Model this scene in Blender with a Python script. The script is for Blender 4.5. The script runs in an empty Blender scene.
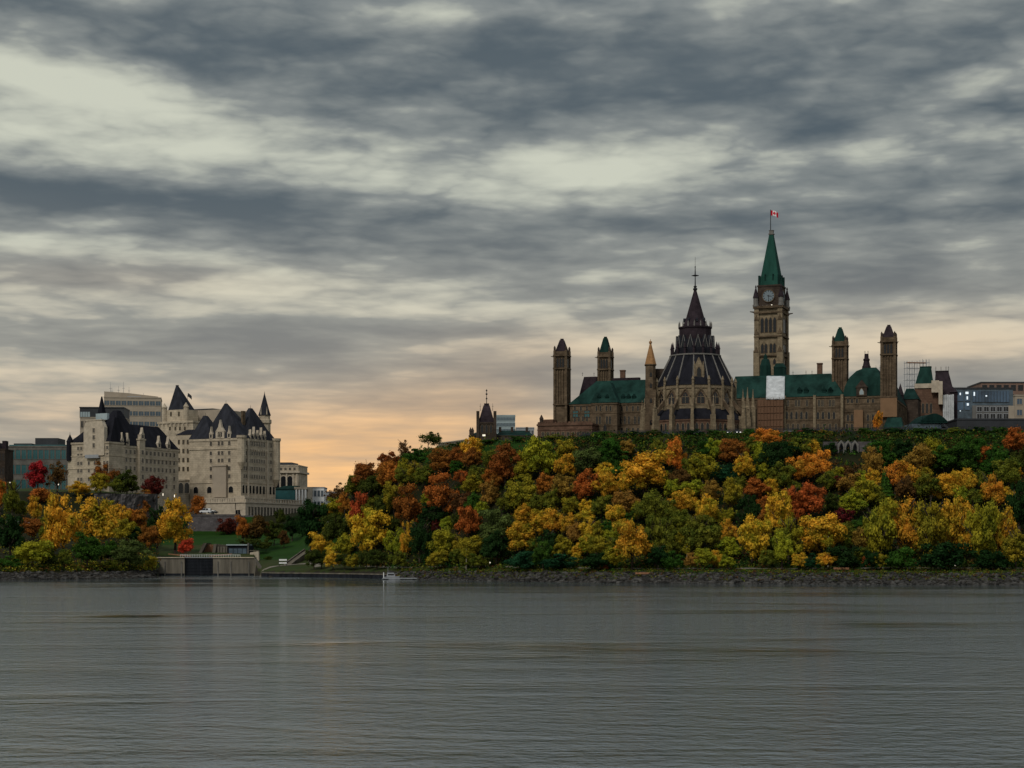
import bpy, bmesh, math, random
from mathutils import Vector, Matrix, noise
R = random.Random(11)
SC = bpy.context.scene
COL = SC.collection
F, CX, HY, CH = 1770.0, 512.0, 552.0, 9.0      # focal length in pixels, principal column, horizon row, eye height above the river

# ------------------------------------------------------------------ materials
def ncol(c): return (c[0], c[1], c[2], 1.0)
MATS = {}
def mat(name, col, rough=.85, var=.25, scale=.6, metal=0, bump=0, col2=None, brick=None, spec=.3, streak=False):
    m = bpy.data.materials.new(name); m.use_nodes = True
    nt = m.node_tree; b = nt.nodes['Principled BSDF']
    b.inputs['Roughness'].default_value = rough; b.inputs['Metallic'].default_value = metal
    b.inputs['Specular IOR Level'].default_value = spec if rough < .8 else .04
    tc = nt.nodes.new('ShaderNodeTexCoord')
    mp = nt.nodes.new('ShaderNodeMapping'); nt.links.new(tc.outputs['Object'], mp.inputs['Vector'])
    if streak: mp.inputs['Scale'].default_value = (1, 1, .12)
    nz = nt.nodes.new('ShaderNodeTexNoise'); nz.inputs['Scale'].default_value = scale; nz.inputs['Detail'].default_value = 6
    nz.inputs['Roughness'].default_value = .65
    nt.links.new(mp.outputs[0], nz.inputs['Vector'])
    rp = nt.nodes.new('ShaderNodeMapRange'); rp.inputs[1].default_value = .3; rp.inputs[2].default_value = .7
    nt.links.new(nz.outputs['Fac'], rp.inputs[0])
    mx = nt.nodes.new('ShaderNodeMix'); mx.data_type = 'RGBA'
    nt.links.new(rp.outputs[0], mx.inputs[0])
    lo = col2 if col2 else tuple(c*(1-var) for c in col)
    hi = col if col2 else tuple(min(1, c*(1+var)) for c in col)
    mx.inputs[6].default_value = ncol(lo); mx.inputs[7].default_value = ncol(hi)
    out = mx.outputs[2]
    if brick:                                   # courses of stone, in metres
        bt = nt.nodes.new('ShaderNodeTexBrick'); bt.inputs['Scale'].default_value = 1
        bt.inputs['Brick Width'].default_value = brick[0]; bt.inputs['Row Height'].default_value = brick[1]
        bt.inputs['Mortar Size'].default_value = .05; bt.inputs['Color1'].default_value = (1, 1, 1, 1)
        bt.inputs['Color2'].default_value = (brick[2],)*3+(1,); bt.inputs['Mortar'].default_value = (.6, .6, .6, 1)
        sx = nt.nodes.new('ShaderNodeSeparateXYZ'); nt.links.new(tc.outputs['Object'], sx.inputs[0])
        ad = nt.nodes.new('ShaderNodeMath'); nt.links.new(sx.outputs[0], ad.inputs[0]); nt.links.new(sx.outputs[1], ad.inputs[1])
        cx = nt.nodes.new('ShaderNodeCombineXYZ'); nt.links.new(ad.outputs[0], cx.inputs[0]); nt.links.new(sx.outputs[2], cx.inputs[1])
        nt.links.new(cx.outputs[0], bt.inputs['Vector'])
        m2 = nt.nodes.new('ShaderNodeMix'); m2.data_type = 'RGBA'; m2.blend_type = 'MULTIPLY'; m2.inputs[0].default_value = 1
        nt.links.new(out, m2.inputs[6]); nt.links.new(bt.outputs['Color'], m2.inputs[7]); out = m2.outputs[2]
    nt.links.new(out, b.inputs['Base Color'])
    if bump:
        bp = nt.nodes.new('ShaderNodeBump'); bp.inputs['Strength'].default_value = bump; bp.inputs['Distance'].default_value = .3
        nt.links.new(nz.outputs['Fac'], bp.inputs['Height']); nt.links.new(bp.outputs[0], b.inputs['Normal'])
    MATS[name] = m
    return m
def emit(name, col, s):
    m = bpy.data.materials.new(name); m.use_nodes = True
    b = m.node_tree.nodes['Principled BSDF']; b.inputs['Base Color'].default_value = ncol(col)
    b.inputs['Emission Color'].default_value = ncol(col); b.inputs['Emission Strength'].default_value = s
    MATS[name] = m
mat('sandstone', (.135, .097, .062), var=.5, scale=.35, brick=(1.6, .7, .72))
mat('dark_sandstone', (.066, .049, .038), var=.4, scale=.35, brick=(1.6, .7, .72))
mat('pale_sandstone', (.245, .19, .122), var=.35, scale=.5, brick=(1.2, .6, .8))
mat('red_sandstone', (.145, .085, .058), var=.35, scale=.4, brick=(1.6, .7, .75))
mat('tan_stone_roof', (.30, .16, .07), var=.3, scale=.9)
mat('limestone', (.45, .375, .275), var=.3, scale=.3, brick=(2.0, .9, .9))
mat('limestone_trim', (.45, .38, .29), var=.22, scale=.6)
mat('spire_copper', (.016, .056, .042), var=.5, scale=.22, rough=.85, streak=True)
mat('copper', (.012, .035, .028), var=.6, scale=.2, rough=.85, streak=True)
mat('dark_copper', (.008, .024, .020), var=.5, scale=.4, rough=.85, streak=True)
mat('slate', (.014, .014, .018), var=.45, scale=.4, rough=.85, streak=True)
mat('purple_slate', (.030, .022, .026), var=.45, scale=.5, rough=.85)
mat('grey_slate', (.026, .027, .033), var=.45, scale=.4, rough=.85, streak=True)
mat('lead_rib', (.16, .15, .135), var=.25, scale=1)
mat('iron', (.018, .018, .02), rough=.6)
mat('glass', (.008, .010, .013), rough=.15, spec=.5, var=.4, scale=.2)
mat('blue_glass', (.055, .095, .145), rough=.15, spec=.6, var=.5, scale=.12)
mat('curtain_glass', (.07, .10, .125), rough=.2, spec=.5, var=.5, scale=.3)
mat('pale_glass', (.30, .36, .37), rough=.3, spec=.5, var=.2, scale=.12)
mat('teal_glass', (.03, .11, .115), rough=.25, spec=.5, var=.4, scale=.15)
mat('concrete', (.21, .185, .145), col2=(.055, .048, .038), scale=.3, bump=.3, streak=True)
mat('dark_concrete', (.13, .12, .105), var=.4, scale=.3, bump=.3)
mat('tarp', (.46, .47, .47), var=.28, scale=.5, bump=.8)
mat('hoarding', (.16, .09, .055), var=.14, scale=.5, streak=True)
mat('tan_hoarding', (.21, .125, .07), var=.12, scale=.5)
mat('white_paint', (.75, .75, .73), var=.08)
mat('grey_paint', (.30, .31, .32), var=.12)
mat('beige_panel', (.34, .285, .22), var=.14, scale=.2)
mat('brown_panel', (.20, .13, .10), var=.2, scale=.2)
mat('dark_panel', (.03, .032, .036), var=.3, scale=.2, rough=.6)
mat('timber', (.20, .10, .055), var=.3, scale=1, streak=True)
mat('dark_timber', (.018, .02, .024), var=.5, scale=.4, streak=True)
mat('asphalt', (.055, .054, .052), var=.2, scale=.3)
mat('gravel', (.17, .15, .12), var=.2, scale=.6)
mat('rock', (.075, .068, .066), var=.5, scale=.25, bump=1)
mat('boulder', (.036, .034, .031), var=.55, scale=.35, bump=.4)
mat('wallstone', (.11, .098, .098), var=.4, scale=.3, brick=(1.5, .7, .75))
mat('grass', (.022, .042, .010), var=.35, scale=.12, col2=(.04, .04, .014))
mat('lawn', (.015, .042, .006), var=.25, scale=.1)
mat('leaf_litter', (.022, .019, .008), scale=.16, col2=(.009, .013, .005))
mat('bank_soil', (.028, .024, .018), var=.4, scale=.3)
mat('bark', (.055, .042, .032), var=.4, scale=2)
mat('pale_bark', (.28, .25, .2), var=.3, scale=2)
mat('red_paint', (.45, .02, .02), rough=.4, spec=.5, var=.1)
mat('car_white', (.7, .7, .7), rough=.3, spec=.5, var=.04)
mat('car_dark', (.02, .021, .025), rough=.3, spec=.5, var=.1)
mat('car_silver', (.32, .33, .34), rough=.3, spec=.5, var=.05)
mat('car_blue', (.02, .04, .10), rough=.3, spec=.5, var=.05)
mat('rubber', (.015, .015, .015))
mat('flag_red', (.55, .012, .03), var=.1); mat('flag_white', (.75, .74, .74), var=.05)
mat('lock_green', (.02, .05, .04), var=.2)
mat('dim_panel', (.15, .145, .135), var=.2, scale=.2)
mat('clock_glass', (.17, .21, .23), rough=.3, var=.1)
emit('lamp_glow', (1, .88, .7), 1.1); emit('lit_window', (1, .93, .75), .8); emit('cool_lit', (.85, .95, 1), .55)
emit('headlight', (1, .97, .9), 3)

def vary_by_piece(m, lo, hi):                   # each loose stone gets its own tone
    nt = MATS[m].node_tree; b = nt.nodes['Principled BSDF']; src = b.inputs['Base Color'].links[0].from_socket
    g = nt.nodes.new('ShaderNodeNewGeometry'); r = nt.nodes.new('ShaderNodeMapRange'); r.inputs[3].default_value = lo; r.inputs[4].default_value = hi; nt.links.new(g.outputs['Random Per Island'], r.inputs[0])
    x = nt.nodes.new('ShaderNodeMix'); x.data_type = 'RGBA'; x.blend_type = 'MULTIPLY'; x.inputs[0].default_value = 1; nt.links.new(src, x.inputs[6]); nt.links.new(r.outputs[0], x.inputs[7]); nt.links.new(x.outputs[2], b.inputs['Base Color'])
vary_by_piece('boulder', .4, 1.9)
# ------------------------------------------------------------------ mesh collector
class MB:
    def __init__(s): s.v = []; s.f = []; s.mi = []
    def add(s, vs, fs, mi=0):
        o = len(s.v); s.v += [tuple(x) for x in vs]
        for q in fs: s.f.append([i+o for i in q]); s.mi.append(mi)
        return s
    def hexa(s, b, t, mi=0):                    # two rings of points, bottom and top
        n = len(b); vs = list(b)+list(t)
        fs = [[i, (i+1) % n, n+(i+1) % n, n+i] for i in range(n)] + [list(range(n-1, -1, -1)), list(range(n, 2*n))]
        return s.add(vs, fs, mi)
    def box(s, x0, x1, y0, y1, z0, z1, mi=0):
        return s.hexa([(x0, y0, z0), (x1, y0, z0), (x1, y1, z0), (x0, y1, z0)], [(x0, y0, z1), (x1, y0, z1), (x1, y1, z1), (x0, y1, z1)], mi)
    def fru(s, x0, x1, y0, y1, z0, X0, X1, Y0, Y1, z1, mi=0):
        return s.hexa([(x0, y0, z0), (x1, y0, z0), (x1, y1, z0), (x0, y1, z0)], [(X0, Y0, z1), (X1, Y0, z1), (X1, Y1, z1), (X0, Y1, z1)], mi)
    def hip(s, x0, x1, y0, y1, z0, z1, i0, i1, mi=0, jy=.5, fl=.15):  # hipped roof, ridge along x inset i0 and i1 from the ends
        ym = y0+(y1-y0)*jy
        return s.fru(x0, x1, y0, y1, z0, x0+i0, x1-i1, ym-fl, ym+fl, z1, mi)
    def ring(s, cx, cy, r, z, n, a0=0): return [(cx+r*math.cos(a0+2*math.pi*i/n), cy+r*math.sin(a0+2*math.pi*i/n), z) for i in range(n)]
    def lathe(s, cx, cy, prof, n=8, a0=None, mi=0):                   # prof: (radius, z) from the bottom up
        a0 = math.pi/n if a0 is None else a0
        vs = []
        for r, z in prof: vs += s.ring(cx, cy, max(r, .004), z, n, a0)
        fs = [[k*n+i, k*n+(i+1) % n, (k+1)*n+(i+1) % n, (k+1)*n+i] for k in range(len(prof)-1) for i in range(n)]
        fs += [list(range(n-1, -1, -1)), [(len(prof)-1)*n+i for i in range(n)]]
        return s.add(vs, fs, mi)
    def tube(s, p, q, r0, r1=None, n=6, mi=0):
        p = Vector(p); q = Vector(q); r1 = r0 if r1 is None else r1
        d = (q-p); d.normalize()
        a = d.orthogonal().normalized(); b = d.cross(a)
        A = [p+(a*math.cos(2*math.pi*i/n)+b*math.sin(2*math.pi*i/n))*r0 for i in range(n)]
        B = [q+(a*math.cos(2*math.pi*i/n)+b*math.sin(2*math.pi*i/n))*r1 for i in range(n)]
        return s.hexa(A, B, mi)
    def prism(s, poly, y0, y1, mi=0):           # outline in x,z pushed through y
        return s.hexa([(x, y0, z) for x, z in poly], [(x, y1, z) for x, z in poly], mi)
    def prismx(s, poly, x0, x1, mi=0):          # outline in y,z pushed through x
        return s.hexa([(x0, y, z) for y, z in poly], [(x1, y, z) for y, z in poly], mi)
    def mesh(s, name, mats, smooth=False):
        me = bpy.data.meshes.new(name); me.from_pydata(s.v, [], s.f)
        for m in (mats if isinstance(mats, (list, tuple)) else [mats]): me.materials.append(MATS[m] if isinstance(m, str) else m)
        for i, k in enumerate(s.mi): me.polygons[i].material_index = k
        bm = bmesh.new(); bm.from_mesh(me); bmesh.ops.recalc_face_normals(bm, faces=bm.faces); bm.to_mesh(me); bm.free()
        if smooth:
            for p in me.polygons: p.use_smooth = True
        me.update()
        return me
    def build(s, name, mats, parent=None, smooth=False, label=None):
        o = bpy.data.objects.new(name, s.mesh(name, mats, smooth)); COL.objects.link(o)
        if parent: o.parent = parent
        if label: o['label'] = label
        return o
def part(name, mats, parent, mb, label=None, smooth=False): return mb.build(name, mats, parent, smooth, label)
def inst(name, me, parent=None, loc=(0, 0, 0), rz=0, sc=(1, 1, 1)):
    o = bpy.data.objects.new(name, me); COL.objects.link(o); o.location = loc; o.rotation_euler[2] = rz; o.scale = sc
    if parent: o.parent = parent
    return o
def tag(o, label, cat, group=None, kind=None):
    if label: o['label'] = label
    if cat: o['category'] = cat
    if group: o['group'] = group
    if kind: o['kind'] = kind
    return o
class Fr:                                       # a building's own frame: u along its front, v into its depth, z above the river
    def __init__(s, px, Y, deg): s.ox = (px-CX)/F*Y; s.oy = Y; s.a = math.radians(deg); s.c = math.cos(s.a); s.s = math.sin(s.a)
    def Y(s, u, v): return s.oy+u*s.s+v*s.c
    def u(s, px, v=0):
        k = (px-CX)/F
        return (k*(s.oy+v*s.c)-s.ox+v*s.s)/(s.c-k*s.s)
    def v(s, px, u=0):
        k = (px-CX)/F
        return (s.ox+u*s.c-k*(s.oy+u*s.s))/(s.s+k*s.c)
    def z(s, py, u=0, v=0): return CH+(HY-py)/F*s.Y(u, v)
    def thing(s, name, label, cat, group=None):
        o = bpy.data.objects.new(name, None); COL.objects.link(o); o.location = (s.ox, s.oy, 0); o.rotation_euler[2] = s.a
        return tag(o, label, cat, group)
def empty(name, loc, rz=0):
    o = bpy.data.objects.new(name, None); COL.objects.link(o); o.location = loc; o.rotation_euler[2] = rz
    return o
def copy_tree(o, parent=None):
    c = o.copy(); COL.objects.link(c)
    if parent: c.parent = parent
    for ch in o.children: copy_tree(ch, c)
    return c

# ------------------------------------------------------------------ terrain
PROF = [
 (-300, (555,-3),(569,.3),(578,2.6),(640,8),(715,23),(752,35),(790,37),(950,40)),
 (0,    (555,-3),(569,.3),(578,2.6),(640,8),(715,23),(752,35),(790,37),(950,40)),
 (100,  (575,-3),(592,.3),(602,2.6),(655,8),(742,24),(756,34.5),(790,36.5),(950,40)),
 (150,  (598,-3),(613,.3),(624,2.8),(680,8.5),(760,22),(776,32),(800,35),(950,40)),
 (156,  (606,-3),(620,.3),(632,2.8),(690,8.5),(765,20),(785,29),(812,33),(950,40)),
 (158.5,(679,-3),(680.5,6.6),(690,7.0),(740,12),(797,17),(803,25.6),(850,26.3),(950,38)),
 (254,  (679,-3),(680.5,6.6),(690,7.0),(740,12),(797,17),(803,25.6),(850,26.3),(950,38)),
 (258,  (650,-3),(660,.3),(664,2.2),(705,6),(770,12),(815,19),(850,26),(950,36)),
 (270,  (632,-3),(641,.3),(646,2.2),(700,6),(770,12),(815,18),(850,26),(950,36)),
 (300,  (626,-3),(634,.3),(638,2.3),(690,6),(760,12.5),(820,20),(860,27),(950,36)),
 (325,  (618,-3),(626,.3),(630,2.4),(662,5.5),(690,13),(720,22),(760,28),(950,34)),
 (350,  (606,-3),(616,.3),(621,2.5),(645,4.5),(672,20),(695,31),(730,36),(950,38)),
 (400,  (580,-3),(591,.3),(597,2.6),(615,4.2),(645,28),(668,43),(690,46),(950,48)),
 (430,  (565,-3),(575,.3),(581,2.8),(597,4.5),(632,30),(655,46),(665,48),(950,49)),
 (500,  (536,-3),(546,.3),(553,3),(567,4.8),(600,30),(624,47),(632,49),(950,49.5)),
 (600,  (505,-3),(514,.3),(521,3.2),(538,5),(572,28),(600,47),(608,49),(950,50)),
 (800,  (488,-3),(496,.3),(503,3.2),(522,5.2),(560,28),(592,47.5),(601,49.6),(950,50.5)),
 (1024, (475,-3),(483,.3),(491,3.2),(514,5.5),(555,28),(588,47),(598,50),(950,50)),
 (1400, (475,-3),(483,.3),(491,3.2),(514,5.5),(555,28),(588,47),(598,50),(950,50))]
def profile(p):
    p = min(max(p, PROF[0][0]), PROF[-1][0])
    for i in range(len(PROF)-1):
        a, b = PROF[i], PROF[i+1]
        if a[0] <= p <= b[0]:
            t = (p-a[0])/(b[0]-a[0])
            return [(a[k][0]*(1-t)+b[k][0]*t, a[k][1]*(1-t)+b[k][1]*t) for k in range(1, 9)]
def Hp(p, Y):
    pr = profile(p)
    if Y <= pr[0][0]: return -3.0
    for (y0, z0), (y1, z1) in zip(pr, pr[1:]):
        if Y <= y1:
            z = z0+(z1-z0)*(Y-y0)/(y1-y0); break
    else: z = pr[-1][1]
    if z > 3.5 and z < 45 and not (157 < p < 257): z += 1.1*noise.noise(Vector((p*.03, Y*.05, 0)))*min(1, (z-3.5)/4)
    return z
def H(x, y): return Hp(CX+F*x/y, y)
def hit(px, py, y0=480):
    k = (HY-py)/F; Y = y0
    while Y < 1000:
        d = CH+k*Y-Hp(px, Y)
        if d <= 0: return Y
        Y += max(.5, d*.35)
    return 1000
def P(px, py, Y): return Vector(((px-CX)/F*Y, Y, CH+(HY-py)/F*Y))
def ground(px, Y): return Vector(((px-CX)/F*Y, Y, Hp(px, Y)))
def make_ground():
    ps = [-6000, -3000, -1500, -800, -400] + [-300+5*i for i in range(86)] + [130+2*i for i in range(70)] + [270+5*i for i in range(170)] + [1120, 1200, 1400, 2000, 3000, 5000, 8000]
    Ys = [20, 200, 400, 460] + [470+2.5*i for i in range(152)] + [860, 880, 900, 950, 1100, 1500, 2500, 4000, 8000]
    vs = [((p-CX)/F*Y, Y, Hp(p, Y) if Y < 960 else (Hp(p, 950) if Y < 1200 else 38)) for Y in Ys for p in ps]
    n = len(ps); fs = []; mi = []
    for j in range(len(Ys)-1):
        for i in range(n-1):
            fs.append((j*n+i, j*n+i+1, (j+1)*n+i+1, (j+1)*n+i))
            p = (ps[i]+ps[i+1])/2; Y = (Ys[j]+Ys[j+1])/2; pr = profile(p); z = Hp(p, Y)
            m = 1
            if Y < pr[2][0]-1: m = 3                                   # stony bank
            elif Y < pr[3][0]: m = 0 if p > 150 else 1                 # grass strip along the water
            elif p > 255 and p < 345 and Y < 830 and z < 22: m = 2     # canal lawn
            elif 150 < p < 256 and z < 25: m = 2 if Y > 682 else 3
            elif 150 < p < 256: m = 4
            elif Y > pr[6][0]-16 and 395 < p < 545: m = 2                    # hilltop lawn
            elif p < 156 and Y > pr[5][0]: m = 0
            mi.append(m)
    me = bpy.data.meshes.new('ground'); me.from_pydata(vs, [], fs)
    for m in ('grass', 'leaf_litter', 'lawn', 'bank_soil', 'asphalt'): me.materials.append(MATS[m])
    me.polygons.foreach_set('material_index', mi); me.polygons.foreach_set('use_smooth', [True]*len(mi)); me.update()
    o = bpy.data.objects.new('ground', me); COL.objects.link(o); o['kind'] = 'structure'
make_ground()

# ------------------------------------------------------------------ river
def make_water():
    m = bpy.data.materials.new('river_water'); m.use_nodes = True; nt = m.node_tree; b = nt.nodes['Principled BSDF']
    b.inputs['Base Color'].default_value = (.054, .071, .072, 1); b.inputs['Roughness'].default_value = WATER_ROUGH
    b.inputs['IOR'].default_value = 2.0
    tc = nt.nodes.new('ShaderNodeTexCoord')
    def nz(scale, sy, detail, rough=.6, dist=0):
        mp = nt.nodes.new('ShaderNodeMapping'); mp.inputs['Scale'].default_value = (scale, scale*sy, scale)
        nt.links.new(tc.outputs['Object'], mp.inputs[0])
        n = nt.nodes.new('ShaderNodeTexNoise'); n.inputs['Scale'].default_value = 1; n.inputs['Detail'].default_value = detail
        n.inputs['Roughness'].default_value = rough; n.inputs['Distortion'].default_value = dist
        nt.links.new(mp.outputs[0], n.inputs[0]); return n.outputs['Fac']
    def math_(op, a, c):
        k = nt.nodes.new('ShaderNodeMath'); k.operation = op
        for i, x in enumerate((a, c)):
            if isinstance(x, (int, float)): k.inputs[i].default_value = x
            else: nt.links.new(x, k.inputs[i])
        return k.outputs[0]
    waves = math_('ADD', math_('ADD', math_('MULTIPLY', nz(.75, .9, 5, .6), .55), math_('MULTIPLY', nz(2.6, .9, 3), .14)), math_('MULTIPLY', nz(.12, .9, 3), .45))
    patch = nz(.013, 2.6, 5, .62, .8)                                    # ruffled and slick patches
    mr = nt.nodes.new('ShaderNodeMapRange'); mr.inputs[1].default_value = .38; mr.inputs[2].default_value = .60
    mr.inputs[3].default_value = .38; mr.inputs[4].default_value = 1.2
    ruf = patch                                                         # a wind-ruffled band curling across the river
    sx = nt.nodes.new('ShaderNodeSeparateXYZ'); nt.links.new(tc.outputs['Object'], sx.inputs[0])
    wob = math_('MULTIPLY', math_('SUBTRACT', nz(.05, 1, 4), .5), 16)
    for bx, by, wx, wy, am in ((4, 137, 12, 3, -.13), (14, 146, 9, 3, -.12), (24, 160, 6, 8, -.10), (30, 180, 5, 13, -.10), (46, 230, 9, 26, -.12), (-57, 246, 10, 7, -.26), (-110, 262, 16, 6, -.2), (70, 478, 170, 26, -.42), (-40, 540, 60, 30, -.3), (-140, 560, 70, 34, -.4), (20, 400, 50, 7, -.16), (90, 380, 40, 6, -.14)):
        du = math_('DIVIDE', math_('SUBTRACT', math_('ADD', sx.outputs[0], wob), bx), wx); dv = math_('DIVIDE', math_('SUBTRACT', math_('ADD', sx.outputs[1], wob), by), wy)
        ruf = math_('ADD', ruf, math_('MULTIPLY', math_('EXPONENT', math_('MULTIPLY', math_('ADD', math_('MULTIPLY', du, du), math_('MULTIPLY', dv, dv)), -1), 0), am))
    mr.inputs[1].default_value = .26; mr.inputs[3].default_value = .07; mr.inputs[2].default_value = .56; mr.inputs[4].default_value = 1.15; nt.links.new(ruf, mr.inputs[0])
    bp = nt.nodes.new('ShaderNodeBump'); bp.inputs['Strength'].default_value = 1; bp.inputs['Distance'].default_value = WATER_BUMP
    nt.links.new(math_('MULTIPLY', waves, mr.outputs[0]), bp.inputs['Height']); nt.links.new(bp.outputs[0], b.inputs['Normal'])
    me = bpy.data.meshes.new('river'); me.from_pydata([(-5000, -800, 0), (5000, -800, 0), (5000, 720, 0), (-5000, 720, 0)], [], [(0, 1, 2, 3)])
    me.materials.append(m); o = bpy.data.objects.new('river_water', me); COL.objects.link(o); o['kind'] = 'structure'
WATER_ROUGH, WATER_BUMP = .06, .55
make_water()
# ------------------------------------------------------------------ windows: one mesh per size, copied
WIN = {}
def window_mesh(w, h, kind, trim, glass):
    k = (round(w, 2), round(h, 2), kind, trim, glass)
    if k not in WIN:
        b = MB(); t = min(.22, w*.18)
        if kind == 'flat':
            b.box(-w/2, w/2, -.05, .25, 0, h, 1)
            for x0, x1, z0, z1 in ((-w/2-t, -w/2, -t, h+t), (w/2, w/2+t, -t, h+t), (-w/2, w/2, h, h+t), (-w/2, w/2, -t, 0)): b.box(x0, x1, -.14, .2, z0, z1)
            if w > .8: b.box(-.06, .06, -.09, -.051, 0, h)
        else:                                   # pointed or round arch
            def outline(W, Ht, o=0):
                s = Ht-W*(.8 if kind == 'lancet' else .5)
                pts = [(-W/2, -o), (W/2, -o), (W/2, s)]
                for i in range(1, 7):
                    a = i/7
                    if kind == 'lancet': pts.append((W/2*(1-a)**.75 if a < 1 else 0, s+(Ht-s)*a**.9))
                    else: pts.append((W/2*math.cos(a*math.pi/2), s+(Ht-s)*math.sin(a*math.pi/2)))
                pts.append((0, Ht))
                return pts+[(-x, z) for x, z in reversed(pts[2:-1])]
            b.prism(outline(w+2*t, h+t*1.4, t), -.10, .2, 0); b.prism(outline(w, h), -.16, -.104, 1)
        WIN[k] = b.mesh('window', [trim, glass])
    return WIN[k]
def window(root, u, v, z, w, h, face='f', kind='flat', trim='pale_sandstone', glass='glass', name='window'):
    rz = {'f': 0, 'r': math.pi/2, 'l': -math.pi/2}.get(face, face)
    return inst(name, window_mesh(w, h, kind, trim, glass), root, (u, v, z), rz)
def wins_f(root, fr, v, pxs, y0, y1, wpx=None, **k):       # a row on a front wall, given by columns and rows of the view
    for px in pxs:
        u = fr.u(px, v); zz = fr.z(y1, u, v); h = fr.z(y0, u, v)-zz
        window(root, u, v, zz, (wpx or 2)*fr.Y(u, v)/F, h, 'f', **k)
def wins_r(root, fr, u, vs, z, w, h, **k):
    for v in vs: window(root, u, v, z, w, h, 'r', **k)

# ------------------------------------------------------------------ the ventilation towers of the long block
def vent_tower(root, fr, px0, px1, v, y_eave, y_peak, y_base, cap, d=None, mid=None):
    sl = math.tan(max(0, -(fr.a+math.atan(((px0+px1)/2-CX)/F)))); u0, u1 = fr.u(px0+.3, v), fr.u(px0+(px1-px0)/(1+sl*.9), v); w = u1-u0; um = (u0+u1)/2; d = d or w
    Z = lambda py: fr.z(py, um, v)
    zb, ze, zp = Z(y_base), Z(y_eave), Z(y_peak)
    b = MB(); t = w*.16
    b.box(u0+t*.6, u1-t*.6, v+t*.6, v+d-t*.6, zb, ze)
    for x in (u0, u1-t):
        for y in (v, v+d-t): b.box(x, x+t, y, y+t, zb, ze+.3)                    # corner buttresses
    for k in (.32, .5, .68):                                                        # long ribs of the shaft
        b.box(u0+w*k-.18, u0+w*k+.18, v+.06, v+t*.6, Z(mid or y_base), Z(y_eave+19)); b.box(u1-t*.6, u1-.06, v+d*k-.18, v+d*k+.18, Z(mid or y_base), Z(y_eave+19))
    for yy in (y_eave+5, y_eave+18, mid or y_base-1): b.box(u0-.16, u1+.16, v-.16, v+d+.16, Z(yy), Z(yy)+.55)   # string courses
    s = part('ventilation_tower', 'sandstone', root, b, label='square stone tower with a %s cap' % ('green' if cap == 'copper' else 'purple-brown'))
    r = MB(); i = w*.11
    r.fru(u0+i, u1-i, v+i, v+d-i, ze, um-w*.14, um+w*.14, v+d/2-d*.14, v+d/2+d*.14, zp-.6); r.box(um-w*.1, um+w*.1, v+d/2-d*.1, v+d/2+d*.1, zp-.6, zp)
    part('tower_cap', cap, s, r)
    for x in (u0, u1-t):
        for y in (v, v+d-t): g = MB(); g.box(x+.1, x+t-.1, y+.1, y+t-.1, ze+.302, ze+1.5); g.fru(x+.1, x+t-.1, y+.1, y+t-.1, ze+1.5, x+t*.4, x+t*.6, y+t*.4, y+t*.6, ze+2.2); part('corner_pinnacle', 'dark_sandstone', s, g)
    for k in (.3, .5, .7): window(s, u0+w*k, v+t*.6-.02, Z(y_eave+16), w*.12, Z(y_eave+7)-Z(y_eave+16), 'f', 'lancet', 'dark_sandstone', name='belfry_opening')
    for k in (.3, .5, .7): window(s, u1-t*.6+.02, v+d*k, Z(y_eave+16), w*.12, Z(y_eave+7)-Z(y_eave+16), 'r', 'lancet', 'dark_sandstone', name='belfry_opening')
    for x, dx in ((u0, -1), (u1, 1)):
        q = MB(); q.tube((x, v+t/2, Z(y_eave+5.5)), (x+dx*1.1, v+t/2-.3, Z(y_eave+5)), .2, .1); part('gargoyle', 'dark_sandstone', s, q)
    return s
def chimney(root, fr, px0, px1, v, y0, y1):
    u0, u1 = fr.u(px0, v), fr.u(px1, v); z0, z1 = fr.z(y1, u0, v), fr.z(y0, u0, v)
    b = MB(); b.box(u0, u1, v, v+1.6, z0, z1-.5); b.box(u0-.15, u1+.15, v-.15, v+1.75, z1-.5, z1)
    return part('chimney', 'red_sandstone', root, b)
def finial(root, u, v, z, h, name='roof_finial'):
    b = MB(); b.tube((u, v, z), (u, v, z+h), .1, .04); b.tube((u-.3, v, z+h*.6), (u+.3, v, z+h*.6), .06)
    return part(name, 'iron', root, b)

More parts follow.
